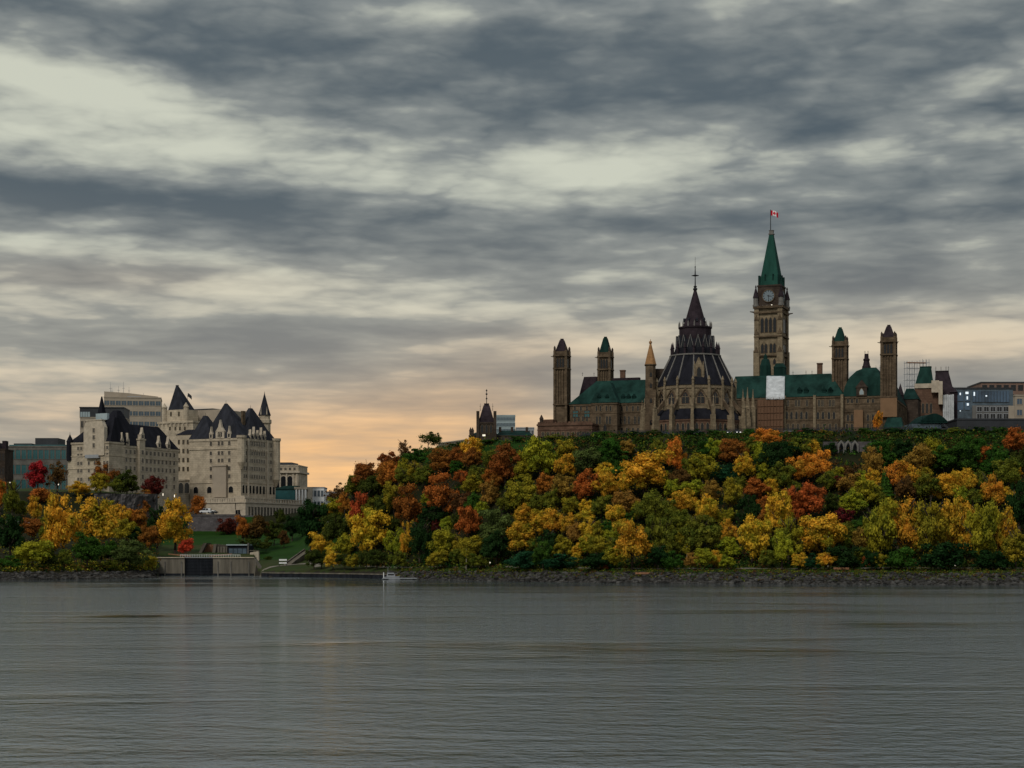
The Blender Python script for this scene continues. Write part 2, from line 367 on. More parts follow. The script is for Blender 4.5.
# ------------------------------------------------------------------ long parliament block
def centre_block():
    fr = Fr(697, 702, -18)
    t = fr.thing('parliament_block', 'long brown stone parliament block with green copper roofs behind the round library', 'building')
    G = 46
    U = fr.u
    def Z(py, px, v=0): return fr.z(py, U(px, v), v)
    def wall(name, px0, px1, y_top, v0, depth, m='sandstone', base=G, label=None, courses=(), cor=True):
        u0, u1 = U(px0, v0), U(px1, v0); z1 = Z(y_top, (px0+px1)/2, v0)
        b = MB(); b.box(u0, u1, v0, v0+depth, base, z1)
        if cor: b.box(u0-.3, u1+.3, v0-.3, v0+depth+.3, z1-.6, z1+.15)
        for c in courses: zc = Z(c, (px0+px1)/2, v0); b.box(u0-.15, u1+.15, v0-.15, v0+depth+.15, zc, zc+.4)
        return part(name, m, t, b, label), u0, u1, z1
    # low terrace range in front of the first tower
    w, u0, u1, z1 = wall('terrace_wall', 537.5, 592, 424, -14, 12, 'red_sandstone', courses=(430,), label='low reddish stone range below the first tower')
    b = MB(); b.box(u0, u1, -14, -13.4, z1+.152, z1+.5)
    for k in range(16): b.box(u0+k*(u1-u0)/16+.1, u0+(k+.6)*(u1-u0)/16, -13.98, -13.42, z1+.4, z1+1.0)
    part('parapet', 'red_sandstone', w, b); b = MB(); b.box(u0, U(553, -10), -10, -4, z1+.15, Z(419.5, 545, -10)); part('upper_range', 'red_sandstone', w, b)
    b = MB(); b.lathe(u0+1.2, -12.5, [(.75, z1), (.75, z1+2.2), (.95, z1+2.3), (.12, z1+4)], 8); part('corner_turret', 'dark_sandstone', w, b)
    for px in range(543, 590, 5): window(w, U(px, -14), -14, Z(436, px, -14), 1.0, 1.5, 'f', 'flat', 'pale_sandstone')
    # first tower, purple cap
    vent_tower(t, fr, 553, 570.5, -2, 351, 338, 440, 'purple_slate', mid=405)
    # left body
    w, u0, u1, z1 = wall('north_wall', 570, 660, 403.5, 0, 24, courses=(413, 425), label='left stone wall with rows of paired windows')
    wins_f(w, fr, 0, [575, 579, 583, 587, 621, 625, 629, 635, 639], 416, 424, 1.6, kind='lancet'); wins_f(w, fr, 0, [575, 581, 587, 622, 627, 633, 638], 406, 411, 1.7)
    wins_f(w, fr, 0, [622, 627, 633, 638], 428, 434, 1.7); wins_f(w, fr, 0, [575.5, 587], 411, 417, 5, trim='dark_sandstone', glass='teal_glass')
    r = MB(); za = z1+.15; zr = Z(380, 620, 8)
    r.hip(u0-.5, u1+4, -.5, 24.5, za, zr, 9, 1, fl=2.2)
    rf = part('copper_roof', 'copper', t, r, label='long green copper roof left of the library')
    b = MB()
    for px in (623, 628.5, 634):
        u = U(px, 1.5); zz = Z(400, px, 1.5); b.box(u-.75, u+.75, 1.2, 4.5, zz-.6, zz+1.3); b.prism([(u-.95, zz+1.302), (u+.95, zz+1.302), (u, zz+2.5)], 1.0, 5)
    part('roof_dormer', 'dark_copper', rf, b)['kind'] = 'stuff'
    # dark mansard behind
    b = MB(); v = 14; ua, ub = U(576, v), U(596, v)
    b.fru(ua, ub, v, v+10, z1, U(582, v), U(594.5, v), v+3, v+7, Z(376, 588, v))
    part('mansard_roof', 'purple_slate', t, b)
    for px in (582.5, 594): finial(t, U(px, v+5), v+5, Z(376, px, v+5), 1.6)
    # projecting pavilion with its hipped roof
    w, u0, u1, z1 = wall('pavilion_wall', 591.5, 617, 403, -5, 10, courses=(413.5, 426), label='projecting stone pavilion left of the library')
    wins_f(w, fr, -5, [597, 600, 607, 610], 416, 424, 1.8, kind='lancet'); wins_f(w, fr, -5, [596.5, 600.5, 606.5, 610.5], 406, 411, 1.7); wins_f(w, fr, -5, [605], 424.5, 433, 2.6, kind='lancet', trim='dark_sandstone')
    r = MB(); r.fru(u0-.5, u1+.5, -5.5, 8, z1+.15, U(601, 3), U(610, 3), 3, 8, Z(382, 606, 3)); p = part('pavilion_roof', 'copper', t, r)
    b = MB()
    for px in (599, 607):
        u = U(px, -3.5); zz = Z(400, px, -3.5); b.box(u-.7, u+.7, -3.9, 0, zz-.6, zz+1.2); b.prism([(u-.9, zz+1.202), (u+.9, zz+1.202), (u, zz+2.4)], -4.1, .5)
    part('roof_dormer', 'dark_copper', p, b)['kind'] = 'stuff'
    # second tower, green cap
    vent_tower(t, fr, 597, 613.5, 12, 352, 336, 410, 'copper')
    chimney(t, fr, 620, 624.6, 12, 370, 382)
    b = MB(); v = 12; b.box(U(613, v), U(640, v), v-1, v+1, zr-1, Z(378, 626, v)); part('roof_crest', 'purple_slate', t, b)
    # right body
    w, u0, u1, z1 = wall('courtyard_wall', 728, 843, 397.5, 0, 24, courses=(409, 421), label='right stone wall between the library and the green-capped tower')
    wins_f(w, fr, 0, [787, 791.5, 796.5, 801.5, 806.5, 818, 823, 829, 834], 411.5, 419, 2.3, kind='lancet')
    wins_f(w, fr, 0, [788, 796, 799, 807, 819, 822.5, 830, 833.5], 400, 406.5, 2.1); wins_f(w, fr, 0, [788, 793, 798, 804, 818, 824, 830, 836], 424, 430, 2.2)
    b = MB()
    for px in (784.5, 814.5, 842): u = U(px, -.6); b.box(u-.5, u+.5, -.9, 0, G, z1+.6)
    part('wall_buttress', 'pale_sandstone', w, b)['kind'] = 'stuff'
    window(w, U(785, -.02), -.02, Z(417, 785), .9, 1.2, 'f', 'flat', 'pale_sandstone', 'lit_window')
    r = MB(); zr2 = Z(374.5, 790, 9)
    r.hip(u0, u1+.4, -.5, 24.5, z1+.15, zr2, 1, 6.5, fl=2.0)
    rf = part('copper_roof', 'copper', t, r, label='long green copper roof right of the library')
    b = MB()
    for px in (799.5, 806, 824, 830.5):
        u = U(px, 1.2); zz = Z(393, px, 1.2); b.box(u-.8, u+.8, .9, 4, zz-.6, zz+1.2); b.prism([(u-1, zz+1.202), (u+1, zz+1.202), (u, zz+2.4)], .7, 4.5)
    part('roof_dormer', 'dark_copper', rf, b)['kind'] = 'stuff'
    chimney(t, fr, 817, 822, 10, 363, 376)
    for px in (793, 806, 812): finial(t, U(px, 12), 12, zr2, 1.8)
    # green copper ventilator and its neighbour in front of the clock tower
    b = MB(); v = 20; um = U(765.5, v); z0 = Z(385, 765, v)
    b.lathe(um, v, [(2.4, z0), (2.2, Z(366, 765, v)), (1.5, Z(360, 765, v)), (.9, Z(359, 765, v)), (.7, Z(356, 765, v)), (.06, Z(353.5, 765, v))], 8); part('roof_ventilator', 'copper', t, b)
    b = MB(); um = U(780, v); b.box(um-2.2, um+2.2, v-2.2, v+2.2, z0, Z(368, 780, v)); b.fru(um-2.4, um+2.4, v-2.4, v+2.4, Z(368, 780, v), um-1.4, um+1.4, v-1, v+1, Z(363.5, 780, v)); part('roof_ventilator', 'copper', t, b)
    # third tower, green cap, far side
    vent_tower(t, fr, 831.5, 848.5, 6, 341, 326.5, 402, 'copper')
    # bow-roofed section
    w, u0, u1, z1 = wall('west_section_wall', 843.5, 881, 396.5, 1, 20, courses=(404, 412, 422), label='stone wall under the curved green roof')
    wins_f(w, fr, 1, [848, 852, 868, 873, 877], 414, 421, 2, kind='lancet'); wins_f(w, fr, 1, [848, 852, 857, 868, 873], 399, 403, 2); wins_f(w, fr, 1, [847, 852, 868, 873, 878], 424, 430, 2)
    r = MB(); vs = [(.4, 0), (3, 4), (6.5, 7.6), (9.5, 9.2)]; top = Z(368.5, 862, 9)-z1
    prev = None; rings = []
    for i, f in enumerate((0, .35, .65, .88, 1)):
        ins = (0, .9, 2.4, 4.8, 7.6)[i]; rings.append([(u0-.4+ins, .6+ins, z1+.15+top*f), (u1+.4-ins*.4, .6+ins, z1+.15+top*f), (u1+.4-ins*.4, 21-ins, z1+.15+top*f), (u0-.4+ins, 21-ins, z1+.15+top*f)])
    for a, c in zip(rings, rings[1:]): r.hexa(a, c)
    rf = part('curved_roof', 'copper', t, r)
    b = MB(); u = U(861.5, 0); b.box(u-2, u+2, .3, 4, z1+.16, z1+3.4); b.prism([(u-2.4, z1+3.402), (u+2.4, z1+3.402), (u, z1+6.4)], .1, 5)
    d = part('wall_dormer', 'dark_sandstone', t, b); window(d, u, .28, z1+.7, 1.5, 2.2, 'f', 'lancet', 'pale_sandstone', 'pale_glass')
    b = MB(); um = U(866.5, 10.5); z0 = z1+top-.6
    b.lathe(um, 10.5, [(1.9, z0), (1.7, z0+1.6), (1.5, z0+1.7), (1.1, z0+3.6), (1.3, z0+3.8), (1.3, z0+4.4), (.9, z0+4.6), (.8, z0+6.4)], 8); c = part('roof_cupola', 'purple_slate', t, b)
    for dx in (-.6, .6): finial(c, um+dx, 10.5, z0+6.4, 1.3)
    for px in (876, 880): finial(t, U(px, 10), 10, z0-.8, 2.6)
    # last tower, purple cap
    vent_tower(t, fr, 880, 897.3, -2, 337, 324, 440, 'purple_slate', mid=397.5)
    u0, u1 = U(880.4, -2.4), U(897, -2.4); b = MB(); b.box(u0, u1, -2.6, -2.2, Z(417, 888, -2), Z(398, 888, -2)); part('tower_cladding', 'tan_hoarding', t, b, label='tan sheeting round the foot of the last tower')
    # side wing running back
    v0, u1 = 5.2, U(896.5, 5); z1 = Z(399, 897, 2); v1 = v0+38
    b = MB(); b.box(u1-6, u1, v0, v1, G, z1); b.box(u1-6.3, u1+.3, v0-.3, v1+.3, z1-.5, z1+.2)
    for k in range(9): vv = v0+3+k*(v1-v0-5)/8; b.box(u1, u1+.5, vv-.5, vv+.5, G, z1-1)
    w = part('side_wall', 'sandstone', t, b, label='stone side wall running back from the last tower')
    for row in (z1-5.2, z1-10): wins_r(w, fr, u1+.02, [v0+3+(k+.5)*(v1-v0-5)/8 for k in range(8)], row, 1.7, 3, kind='lancet')
    r = MB(); zt = Z(377, 898, 6); r.hexa([(u1-6.3, v0-.3, z1+.2), (u1+.4, v0-.3, z1+.2), (u1+.4, v1+.3, z1+.2), (u1-6.3, v1+.3, z1+.2)], [(u1-5, v0, zt), (u1-3.6, v0, zt), (u1-3.6, v1-2.5, zt), (u1-5, v1-2.5, zt)]); part('side_roof', 'dark_copper', t, r)
    b = MB(); um = u1-2; vv = v1-3; zz = z1; b.lathe(um, vv, [(1.4, zz), (1.4, zz+4.5), (1.6, zz+4.6), (.05, zz+9.5)], 8); part('corner_spire', 'purple_slate', t, b)
    b = MB(); ua, ub = U(903, v1+1), U(918, v1+1); b.box(ua, ub, v1+.5, v1+14, G, Z(399, 910, v1)); rr_ = part('rear_range', 'dark_sandstone', t, b); b = MB(); b.hip(ua-.3, ub+.3, v1+.2, v1+14.3, Z(399, 910, v1), Z(387, 910, v1), 1, 2.5); part('rear_roof', 'dark_copper', t, b)
    # low green-roofed annex at the foot of the last tower
    b = MB(); u0, u1 = U(884, -10), U(902, -10); z0 = Z(428, 893, -10); b.box(u0, u1, -10, -2.7, G, z0)
    a = part('annex_wall', 'pale_sandstone', t, b); r = MB(); r.fru(u0-.4, u1+.4, -10.4, -2.7, z0, u0+.8, u1-.8, -5, -2.7, Z(416.5, 893, -10)); part('annex_roof', 'copper', a, r)
    window(a, (u0+u1)/2-.6, -10.02, z0-2.6, 1.5, 1.8, 'f', trim='pale_sandstone')
    # hoardings fixed over the works
    b = MB(); u0, u1 = U(757.5, -3), U(783, -3); b.box(u0, u1, -3, -.95, G, Z(399.5, 770, -3))
    for k in range(1, 4): u = u0+k*(u1-u0)/4; b.box(u-.1, u+.1, -3.1, -3.001, G, Z(400, 770, -3))
    for k in range(1, 7): z = G+4+k*(Z(399.5, 770, -3)-G-4)/7; b.box(u0-.1, u1+.1, -3.25, -3.101, z, z+.14)
    for k in range(9): u = u0+k*(u1-u0)/8; b.box(u-.05, u+.05, -3.42, -3.26, G, Z(398.5, 770, -3)+.4*(k % 2))
    part('works_hoarding', 'hoarding', t, b, label='brown timber hoarding below the white roof sheet')
    b = MB(); u0, u1 = U(854, -.2), U(863, -.2); b.box(u0, u1, -.3, .95, Z(431, 858, 0), Z(410, 858, 0)); part('works_panel', 'tan_hoarding', t, b, label='tan panel between stone windows')
    return fr, t
CB, cb = centre_block()
# white sheet over the roof works: a thing of its own, lying on the roof
def roof_sheet():
    fr = CB; b = MB(); n = 8; v0, v1 = -3.4, 8.5
    P0 = [(fr.u(px, v0), v0, fr.z(399, fr.u(px, v0), v0)) for px in (766, 784.5)]; P1 = [(fr.u(px, v1), v1, fr.z(376, fr.u(px, v1), v1)) for px in (766.5, 784.8)]
    lo = []; hi = []
    for j in range(n+1):
        for i in range(n+1):
            a = Vector(P0[0]).lerp(Vector(P0[1]), i/n); c = Vector(P1[0]).lerp(Vector(P1[1]), i/n); p = a.lerp(c, j/n); p.z += .35*noise.noise(Vector((i*.7, j*.6, 3))); p.y += .3*noise.noise(Vector((i*.6, j*.9, 9)))
            hi.append(p)
    lo = [p+Vector((0, .25, -.25)) for p in hi]; m = (n+1)**2; fs = []
    for j in range(n):
        for i in range(n):
            q = [j*(n+1)+i, j*(n+1)+i+1, (j+1)*(n+1)+i+1, (j+1)*(n+1)+i]; fs += [q, [x+m for x in reversed(q)]]
    e = [i for i in range(n)]; 
    for i in range(n): fs += [[i, i+1, i+1+m, i+m], [n*(n+1)+i, n*(n+1)+i+1, n*(n+1)+i+1+m, n*(n+1)+i+m], [i*(n+1), (i+1)*(n+1), (i+1)*(n+1)+m, i*(n+1)+m], [i*(n+1)+n, (i+1)*(n+1)+n, (i+1)*(n+1)+n+m, i*(n+1)+n+m]]
    b.add(hi+lo, fs)
    o = b.build('roof_sheet', 'tarp', None, True); o.location = (fr.ox, fr.oy, 0); o.rotation_euler[2] = fr.a
    tag(o, 'white tarpaulin draped over the green roof above the brown hoarding', 'tarpaulin')
roof_sheet()

# ------------------------------------------------------------------ round library
def library():
    Yc = 664; fr = Fr(695.2, Yc, 0); s = Yc/F
    t = fr.thing('parliament_library', 'round gothic library with conical slate roof and flying buttresses in front of the long block', 'building')
    Zf = lambda py, d=0: CH+(HY-py)/F*(Yc-d)           # height of a row on a surface d metres nearer than the axis
    N = 16; off = math.radians(-9)
    G = 47
    A = [off+2*math.pi*k/N for k in range(N)]           # 0 is towards the river, growing to the west
    pos = lambda a, r: (r*math.sin(a), -r*math.cos(a))
    def poly(b, r0, z0, r1, z1, mi=0):
        b.hexa([(*pos(a, r0), z0) for a in A], [(*pos(a, r1), z1) for a in A], mi)
    ra, rd = 18.2, 14.6
    za, zd0, zd1 = Zf(419, 18), Zf(408, 15), Zf(384.5, 14)
    b = MB(); poly(b, ra, G, ra, za); poly(b, ra+.25, za-.5, ra+.25, za+.1); poly(b, ra+.12, Zf(431.5, 18), ra+.12, Zf(431, 18))
    w = part('aisle_wall', 'red_sandstone', t, b, label='reddish stone ground-floor ring')
    for k in range(N):
        am = A[k]+math.pi/N
        if math.cos(am) < -.1: continue
        for d in (-2.0, 0, 2.0):
            x, y = pos(am, ra*math.cos(math.pi/N)+.02); x += d*math.cos(am); y += d*math.sin(am)
            window(w, x, y, Zf(430, 18), 1.0, Zf(422.5, 18)-Zf(430, 18), am, 'lancet', 'pale_sandstone')
    b = MB(); poly(b, ra+.35, za+.1, rd, zd0); part('aisle_roof', 'slate', t, b)
    b = MB(); poly(b, rd, zd0-1, rd, zd1); poly(b, rd+.35, zd1-1.2, rd+.35, zd1); poly(b, rd+.2, Zf(404.5, 15), rd+.2, Zf(403.6, 15))
    w = part('drum_wall', 'pale_sandstone', t, b, label='upper stone drum with tall pointed windows')
    for k in range(N):
        am = A[k]+math.pi/N
        if math.cos(am) < -.1: continue
        x, y = pos(am, rd*math.cos(math.pi/N)+.02)
        h = Zf(391.5, 15)-Zf(403, 15)
        window(w, x, y, Zf(403, 15), 2.6, h, am, 'lancet', 'red_sandstone', name='tall_window')
        g = MB(); g.prism([(-2.2, h*.62), (-1.8, h*.62), (0, h+1.0), (1.8, h*.62), (2.2, h*.62), (0, h+1.9)], -.4, -.17)
        o = part('window_gable', 'sandstone', w, g); o.location = (x, y, Zf(403, 15)); o.rotation_euler[2] = am
        g = MB(); g.box(-.07, .07, -.23, -.165, 0, h*.8); g.box(-1.2, 1.2, -.23, -.165, h*.55, h*.6); o = part('tracery', 'pale_sandstone', w, g); o.location = (x, y, Zf(403, 15)); o.rotation_euler[2] = am
    # piers, pinnacles and flying buttresses
    for k in range(N):
        a = A[k]
        if math.cos(a) < -.35: continue
        rp = 20.4
        b = MB(); zt = Zf(406, 20)
        def rb(b, r0, r1, hw, z0, z1, R0=None, R1=None, hw1=None):
            R0 = r0 if R0 is None else R0; R1 = r1 if R1 is None else R1; hw1 = hw if hw1 is None else hw1
            q = lambda r, d, z: (r*math.sin(a)+d*math.cos(a), -r*math.cos(a)+d*math.sin(a), z)
            b.hexa([q(r0, -hw, z0), q(r1, -hw, z0), q(r1, hw, z0), q(r0, hw, z0)], [q(R0, -hw1, z1), q(R1, -hw1, z1), q(R1, hw1, z1), q(R0, hw1, z1)])
        rb(b, ra-.2, rp+.5, .66, G, Zf(424, 20)); rb(b, ra-.2, rp+.3, .58, Zf(424, 20), Zf(414, 20))
        rb(b, ra+1.0, rp+.1, .5, Zf(414, 20), zt)
        pr = part('buttress_pier', 'pale_sandstone', t, b)
        b = MB(); x, y = pos(a, rp-.5); b.lathe(x, y, [(.75, zt), (.75, zt+.3), (.45, zt+.4), (.1, zt+3.2), (.22, zt+3.3), (.02, zt+4.2)], 8); part('pinnacle', 'pale_sandstone', pr, b)
        b = MB(); q = lambda r, d, z: (r*math.sin(a)+d*math.cos(a), -r*math.cos(a)+d*math.sin(a), z)
        zi = Zf(397, 15)
        b.hexa([q(rp-.6, -.4, zt-3.4), q(rp-.6, .4, zt-3.4), q(rd, .4, zi-1.6), q(rd, -.4, zi-1.6)], [q(rp-.6, -.4, zt-1.6), q(rp-.6, .4, zt-1.6), q(rd, .4, zi+.4), q(rd, -.4, zi+.4)])
        part('flying_buttress', 'sandstone', t, b)
        b = MB(); rb(b, rd-.1, rd+.8, .5, zd0-.4, zd1-1.3); rb(b, rd+.1, rd+.75, .4, zd1-1.3, zd1+.6); x, y = pos(a, rd+.45); b.lathe(x, y, [(.5, zd1+.6), (.45, zd1+1.7), (.62, zd1+1.9), (.06, zd1+3.4)], 8)
        part('drum_pier', 'pale_sandstone', t, b)
    # big cone
    r1, z1 = 9.3, Zf(354, 9); b = MB(); poly(b, rd+.6, zd1+.02, r1, z1); part('cone_roof', 'slate', t, b)
    for k in range(N):
        a = A[k]
        if math.cos(a) < -.35: continue
        b = MB(); x0, y0 = pos(a, rd+.5); x1, y1 = pos(a, r1); b.tube((x0, y0, zd1+.5), (x1, y1, z1+.1), .27, .2, 5); part('roof_rib', 'lead_rib', t, b)
    b = MB(); poly(b, r1+.4, z1-.15, r1+.4, z1+.35); part('roof_ring', 'lead_rib', t, b)
    # stone dormer half-way up the cone, facing the river
    b = MB(); yd = -13.4; b.box(-1.6, 1.6, yd, yd+7, zd1+.3, Zf(368, 13)); b.prism([(-1.75, Zf(368, 13)), (1.75, Zf(368, 13)), (0, Zf(357, 13))], yd, yd+5)
    for x in (-1.6, 1.6): b.lathe(x, yd+.2, [(.4, zd1+.3), (.4, Zf(366, 13)), (.05, Zf(361, 13))], 6)
    d = part('stone_dormer', 'pale_sandstone', t, b); window(d, 0, yd-.02, zd1+2.2, 1.4, 4.2, 'f', 'lancet', 'sandstone')
    # lantern
    r2, z2, z3 = 6.0, Zf(336, 6), Zf(325.5, 6)
    b = MB(); poly(b, r1-.9, z1+.36, r2+.25, Zf(338, 7)); part('lantern_skirt', 'slate', t, b)
    b = MB(); poly(b, r2, z1+.4, r2, z3); poly(b, r2+.3, z3-.5, r2+.3, z3+.05); la = part('lantern_wall', 'purple_slate', t, b)
    for k in range(N):
        am = A[k]+math.pi/N
        if math.cos(am) < -.2: continue
        b = MB(); h0, h1 = z1+.4, Zf(334, 7); b.prism([(-1.25, h0), (1.25, h0), (1.15, h0+(h1-h0)*.5), (0, h1), (-1.15, h0+(h1-h0)*.5)], -.4, .9)
        x, y = pos(am, r2+.75); o = part('lantern_gable', 'grey_slate', la, b); o.location = (x, y, 0); o.rotation_euler[2] = am
        c = MB(); c.tube((-1.25, -.45, h0+(h1-h0)*.3), (0, -.45, h1), .15, .12, 4); c.tube((1.25, -.45, h0+(h1-h0)*.3), (0, -.45, h1), .15, .12, 4); o2 = part('gable_coping', 'lead_rib', la, c); o2.location = (x, y, 0); o2.rotation_euler[2] = am
        window(la, *pos(am, r2+1.18), h0+.5, .8, (h1-h0)*.6, am, 'lancet', 'grey_slate', name='lantern_window')
    for k in range(N):
        a = A[k]
        if math.cos(a) < -.35: continue
        x, y = pos(a, r1-.5); b = MB(); b.lathe(x, y, [(.5, z1+.3), (.5, z1+2.6), (.75, z1+2.8), (.55, z1+3.0), (.04, z1+5.2)], 6); part('ring_pinnacle', 'purple_slate', t, b)
        x, y = pos(a, r2+.1); b = MB(); b.lathe(x, y, [(.3, z3), (.25, z3+1.2), (.02, z3+2.2)], 6); part('lantern_spike', 'lead_rib', la, b)
    b = MB(); zs = Zf(289); poly(b, 5.0, z3+.06, 3.6, z3+2.9); poly(b, 3.6, z3+2.9, .35, zs); sp = part('spire_roof', 'purple_slate', t, b)
    for k in range(N):
        am = A[k]+math.pi/N
        if math.cos(am) < 0 or k % 2: continue
        x, y = pos(am, 4.0); b = MB(); b.box(-.3, .3, -.4, .6, 0, .7); b.prism([(-.42, .702), (.42, .702), (0, 1.5)], -.5, .7); o = part('spire_dormer', 'grey_slate', sp, b); o.location = (x, y, z3+1.9); o.rotation_euler[2] = am
    b = MB(); b.lathe(0, 0, [(.5, zs-.8), (.95, zs), (.45, zs+.5), (.7, zs+1), (.25, zs+1.3), (.16, zs+4.6), (.2, zs+4.7), (1.5, zs+5.0), (.25, zs+5.4), (.14, zs+8), (.3, zs+8.3), (.06, zs+8.6), (.05, Zf(257))], 8)
    b.tube((-1.3, 0, zs+5.0), (1.3, 0, zs+5.0), .12)
    part('iron_finial', 'iron', t, b)
    # stair turret at the east side with a tan stone spire, and the dark link behind it
    x = fr.u(650.5, -4); y = -4; Zt = lambda py: fr.z(py, x, y)
    b = MB(); b.box(x-2.2, x+2.2, y-2.2, y+2.2, G, Zt(412)); b.box(x-1.9, x+1.9, y-1.9, y+1.9, Zt(412), Zt(390)); b.lathe(x, y, [(2.0, Zt(390)), (2.0, Zt(366)), (2.35, Zt(365.5)), (2.35, Zt(364.5))], 8)
    tu = part('stair_turret', 'sandstone', t, b, label='slim stair turret with a tan stone spire')
    b = MB(); b.lathe(x, y, [(2.25, Zt(364.4)), (.35, Zt(344)), (.6, Zt(343)), (.6, Zt(341.6)), (.15, Zt(341)), (.05, Zt(339))], 8); part('turret_spire', 'tan_stone_roof', tu, b)
    for py in (372, 383, 398, 420): window(tu, x, y-(1.83 if py < 390 else 1.92 if py < 412 else 2.22), Zt(py+5), .7, 1.6, 'f', 'lancet', 'dark_sandstone')
    b = MB(); x2 = fr.u(657, 0); b.box(x+1.8, x2+2.5, -1.5, 3, G, Zt(368)); b.box(x+3, x2, -2.5, 2, Zt(384), Zt(374)); part('stair_link', 'dark_sandstone', t, b)
    for px, tp in ((743, 389), (747.5, 387), (753, 389)):        # detached pinnacled piers on the west side
        x = fr.u(px, -1); b = MB(); zb = fr.z(407, x, -1); b.box(x-.8, x+.8, -1.8, 0, G, zb); b.lathe(x, -.9, [(.85, zb), (.6, zb+.4), (.5, zb+2.4), (.04, fr.z(tp, x, -1))], 8); part('buttress_pier', 'pale_sandstone', t, b)
    b = MB(); b.box(fr.u(741, 2), fr.u(757, 2), 2, 12, G, fr.z(409, 0, 2)); w = part('link_wall', 'sandstone', t, b); window(w, fr.u(750.5, 2), 1.98, fr.z(431, 0, 2), 2, 4, 'f', 'lancet', 'pale_sandstone')
library()

# ------------------------------------------------------------------ clock tower
def clock_tower():
    fr = Fr(771.5, 755, -22); t = fr.thing('clock_tower', 'tall gothic clock tower with a green copper spire and a flag', 'tower')
    W = 6.05; U = fr.u
    Z = lambda py: fr.z(py, 0, -W)
    G = 48
    b = MB(); b.box(-W+.7, W-.7, -W+.7, W-.7, G, Z(307)); tw = 2.0
    for x in (-W, W-tw):
        for y in (-W, W-tw): b.box(x-.3, x+tw+.3, y-.3, y+tw+.3, G, Z(350)); b.box(x, x+tw, y, y+tw, Z(350), Z(306))
    s = part('tower_shaft', 'pale_sandstone', t, b)
    b = MB()
    for py in (313, 337, 356): b.box(-W-.15, W+.15, -W-.15, W+.15, Z(py), Z(py)+.6)
    b.box(-W-.4, W+.4, -W-.4, W+.4, Z(308), Z(305.5)); part('string_course', 'sandstone', s, b)['kind'] = 'stuff'
    b = MB()
    for x in (-W, W-tw):
        for y in (-W, W-tw):
            for py in (320, 334, 352): b.prism([(x-.1, Z(py)), (x+tw+.1, Z(py)), (x+tw/2, Z(py-6))], y-.45, y-.305) if py > 350 else b.prism([(x-.1, Z(py)), (x+tw+.1, Z(py)), (x+tw/2, Z(py-6))], y-.2, y-.005)
    part('buttress_gable', 'sandstone', s, b)['kind'] = 'stuff'
    for face in ('f', 'r'):
        for k in (-2.7, -.9, .9, 2.7):
            p = (k, -W+.68) if face == 'f' else (W-.68, k)
            window(s, *p, Z(332), 1.15, Z(317.5)-Z(332), face, 'lancet', 'sandstone', name='belfry_opening')
        for k in (-2.6, -1.1, 1.1, 2.6):
            p = (k, -W+.68) if face == 'f' else (W-.68, k)
            window(s, *p, Z(352.5), 1.1, Z(343.5)-Z(352.5), face, 'lancet', 'sandstone', name='tall_window')
        for k in (-2.6, 0, 2.6):
            p = (k, -W+.68) if face == 'f' else (W-.68, k)
            window(s, *p, Z(364), 1.0, Z(359)-Z(364), face, 'lancet', 'sandstone', name='tall_window')
    # clock stage
    W2 = 4.85; b = MB(); b.box(-W2, W2, -W2, W2, Z(305.5), Z(284.5)); b.box(-W2-.2, W2+.2, -W2-.2, W2+.2, Z(286), Z(284.4)); c = part('clock_stage', 'dark_sandstone', t, b)
    zc = Z(295.5); rc = 2.45
    for face in ('f', 'r'):
        rz = 0 if face == 'f' else math.pi/2
        loc = (-.1, -W2, zc) if face == 'f' else (W2, .1, zc)
        def disc(r, y0, y1, n=28): return [(r*math.cos(2*math.pi*i/n), r*math.sin(2*math.pi*i/n)) for i in range(n)]
        b = MB(); b.prism(disc(rc, 0, 0), -.25, .1); o = part('clock_face', 'clock_glass', t, b); o.location = loc; o.rotation_euler[2] = rz
        b = MB(); n = 28; a = disc(rc+.35, 0, 0); i_ = disc(rc, 0, 0)
        for k in range(n): b.prism([a[k], a[(k+1) % n], i_[(k+1) % n], i_[k]], -.4, .1)
        part('clock_rim', 'sandstone', o, b)
        b = MB()
        for k in range(12):
            an = k*math.pi/6; ca, sa = math.cos(an), math.sin(an); q = lambda r, d: (r*ca-d*sa, r*sa+d*ca)
            b.prism([q(1.75, -.13), q(2.3, -.16), q(2.3, .16), q(1.75, .13)], -.3, -.252)
        part('hour_mark', 'iron', o, b)['kind'] = 'stuff'
        for ang, ln, hw in ((math.radians(90-98), 1.5, .17), (math.radians(90-175), 2.1, .12)):
            ca, sa = math.cos(ang), math.sin(ang); q = lambda r, d: (r*ca-d*sa, r*sa+d*ca)
            b = MB(); b.prism([q(-.4, -hw), q(ln, -hw*.5), q(ln, hw*.5), q(-.4, hw)], -.36, -.305); part('clock_hand', 'iron', o, b)
    for x, em in ((1.4, 1), (-.6, 0), (-2.4, 0)):
        b = MB(); b.box(x-.2, x+.2, -W2-.7, -W2-.25, Z(305.4), Z(305.4)+.35); part('floodlight', 'lit_window' if em else 'lead_rib', t, b)
    # corner pinnacles
    for x in (-W+.6, W-.6):
        for y in (-W+.6, W-.6):
            b = MB(); b.lathe(x, y, [(1.35, Z(306)), (1.35, Z(304)), (1.05, Z(303.8)), (1.05, Z(297.5)), (1.3, Z(297.2))], 8); p = part('corner_pinnacle', 'lead_rib', t, b)
            b = MB(); b.lathe(x, y, [(1.3, Z(297.1)), (.22, Z(287)), (.4, Z(286.6)), (.3, Z(285.6)), (.03, Z(284))], 8); part('pinnacle_spire', 'purple_slate', p, b)
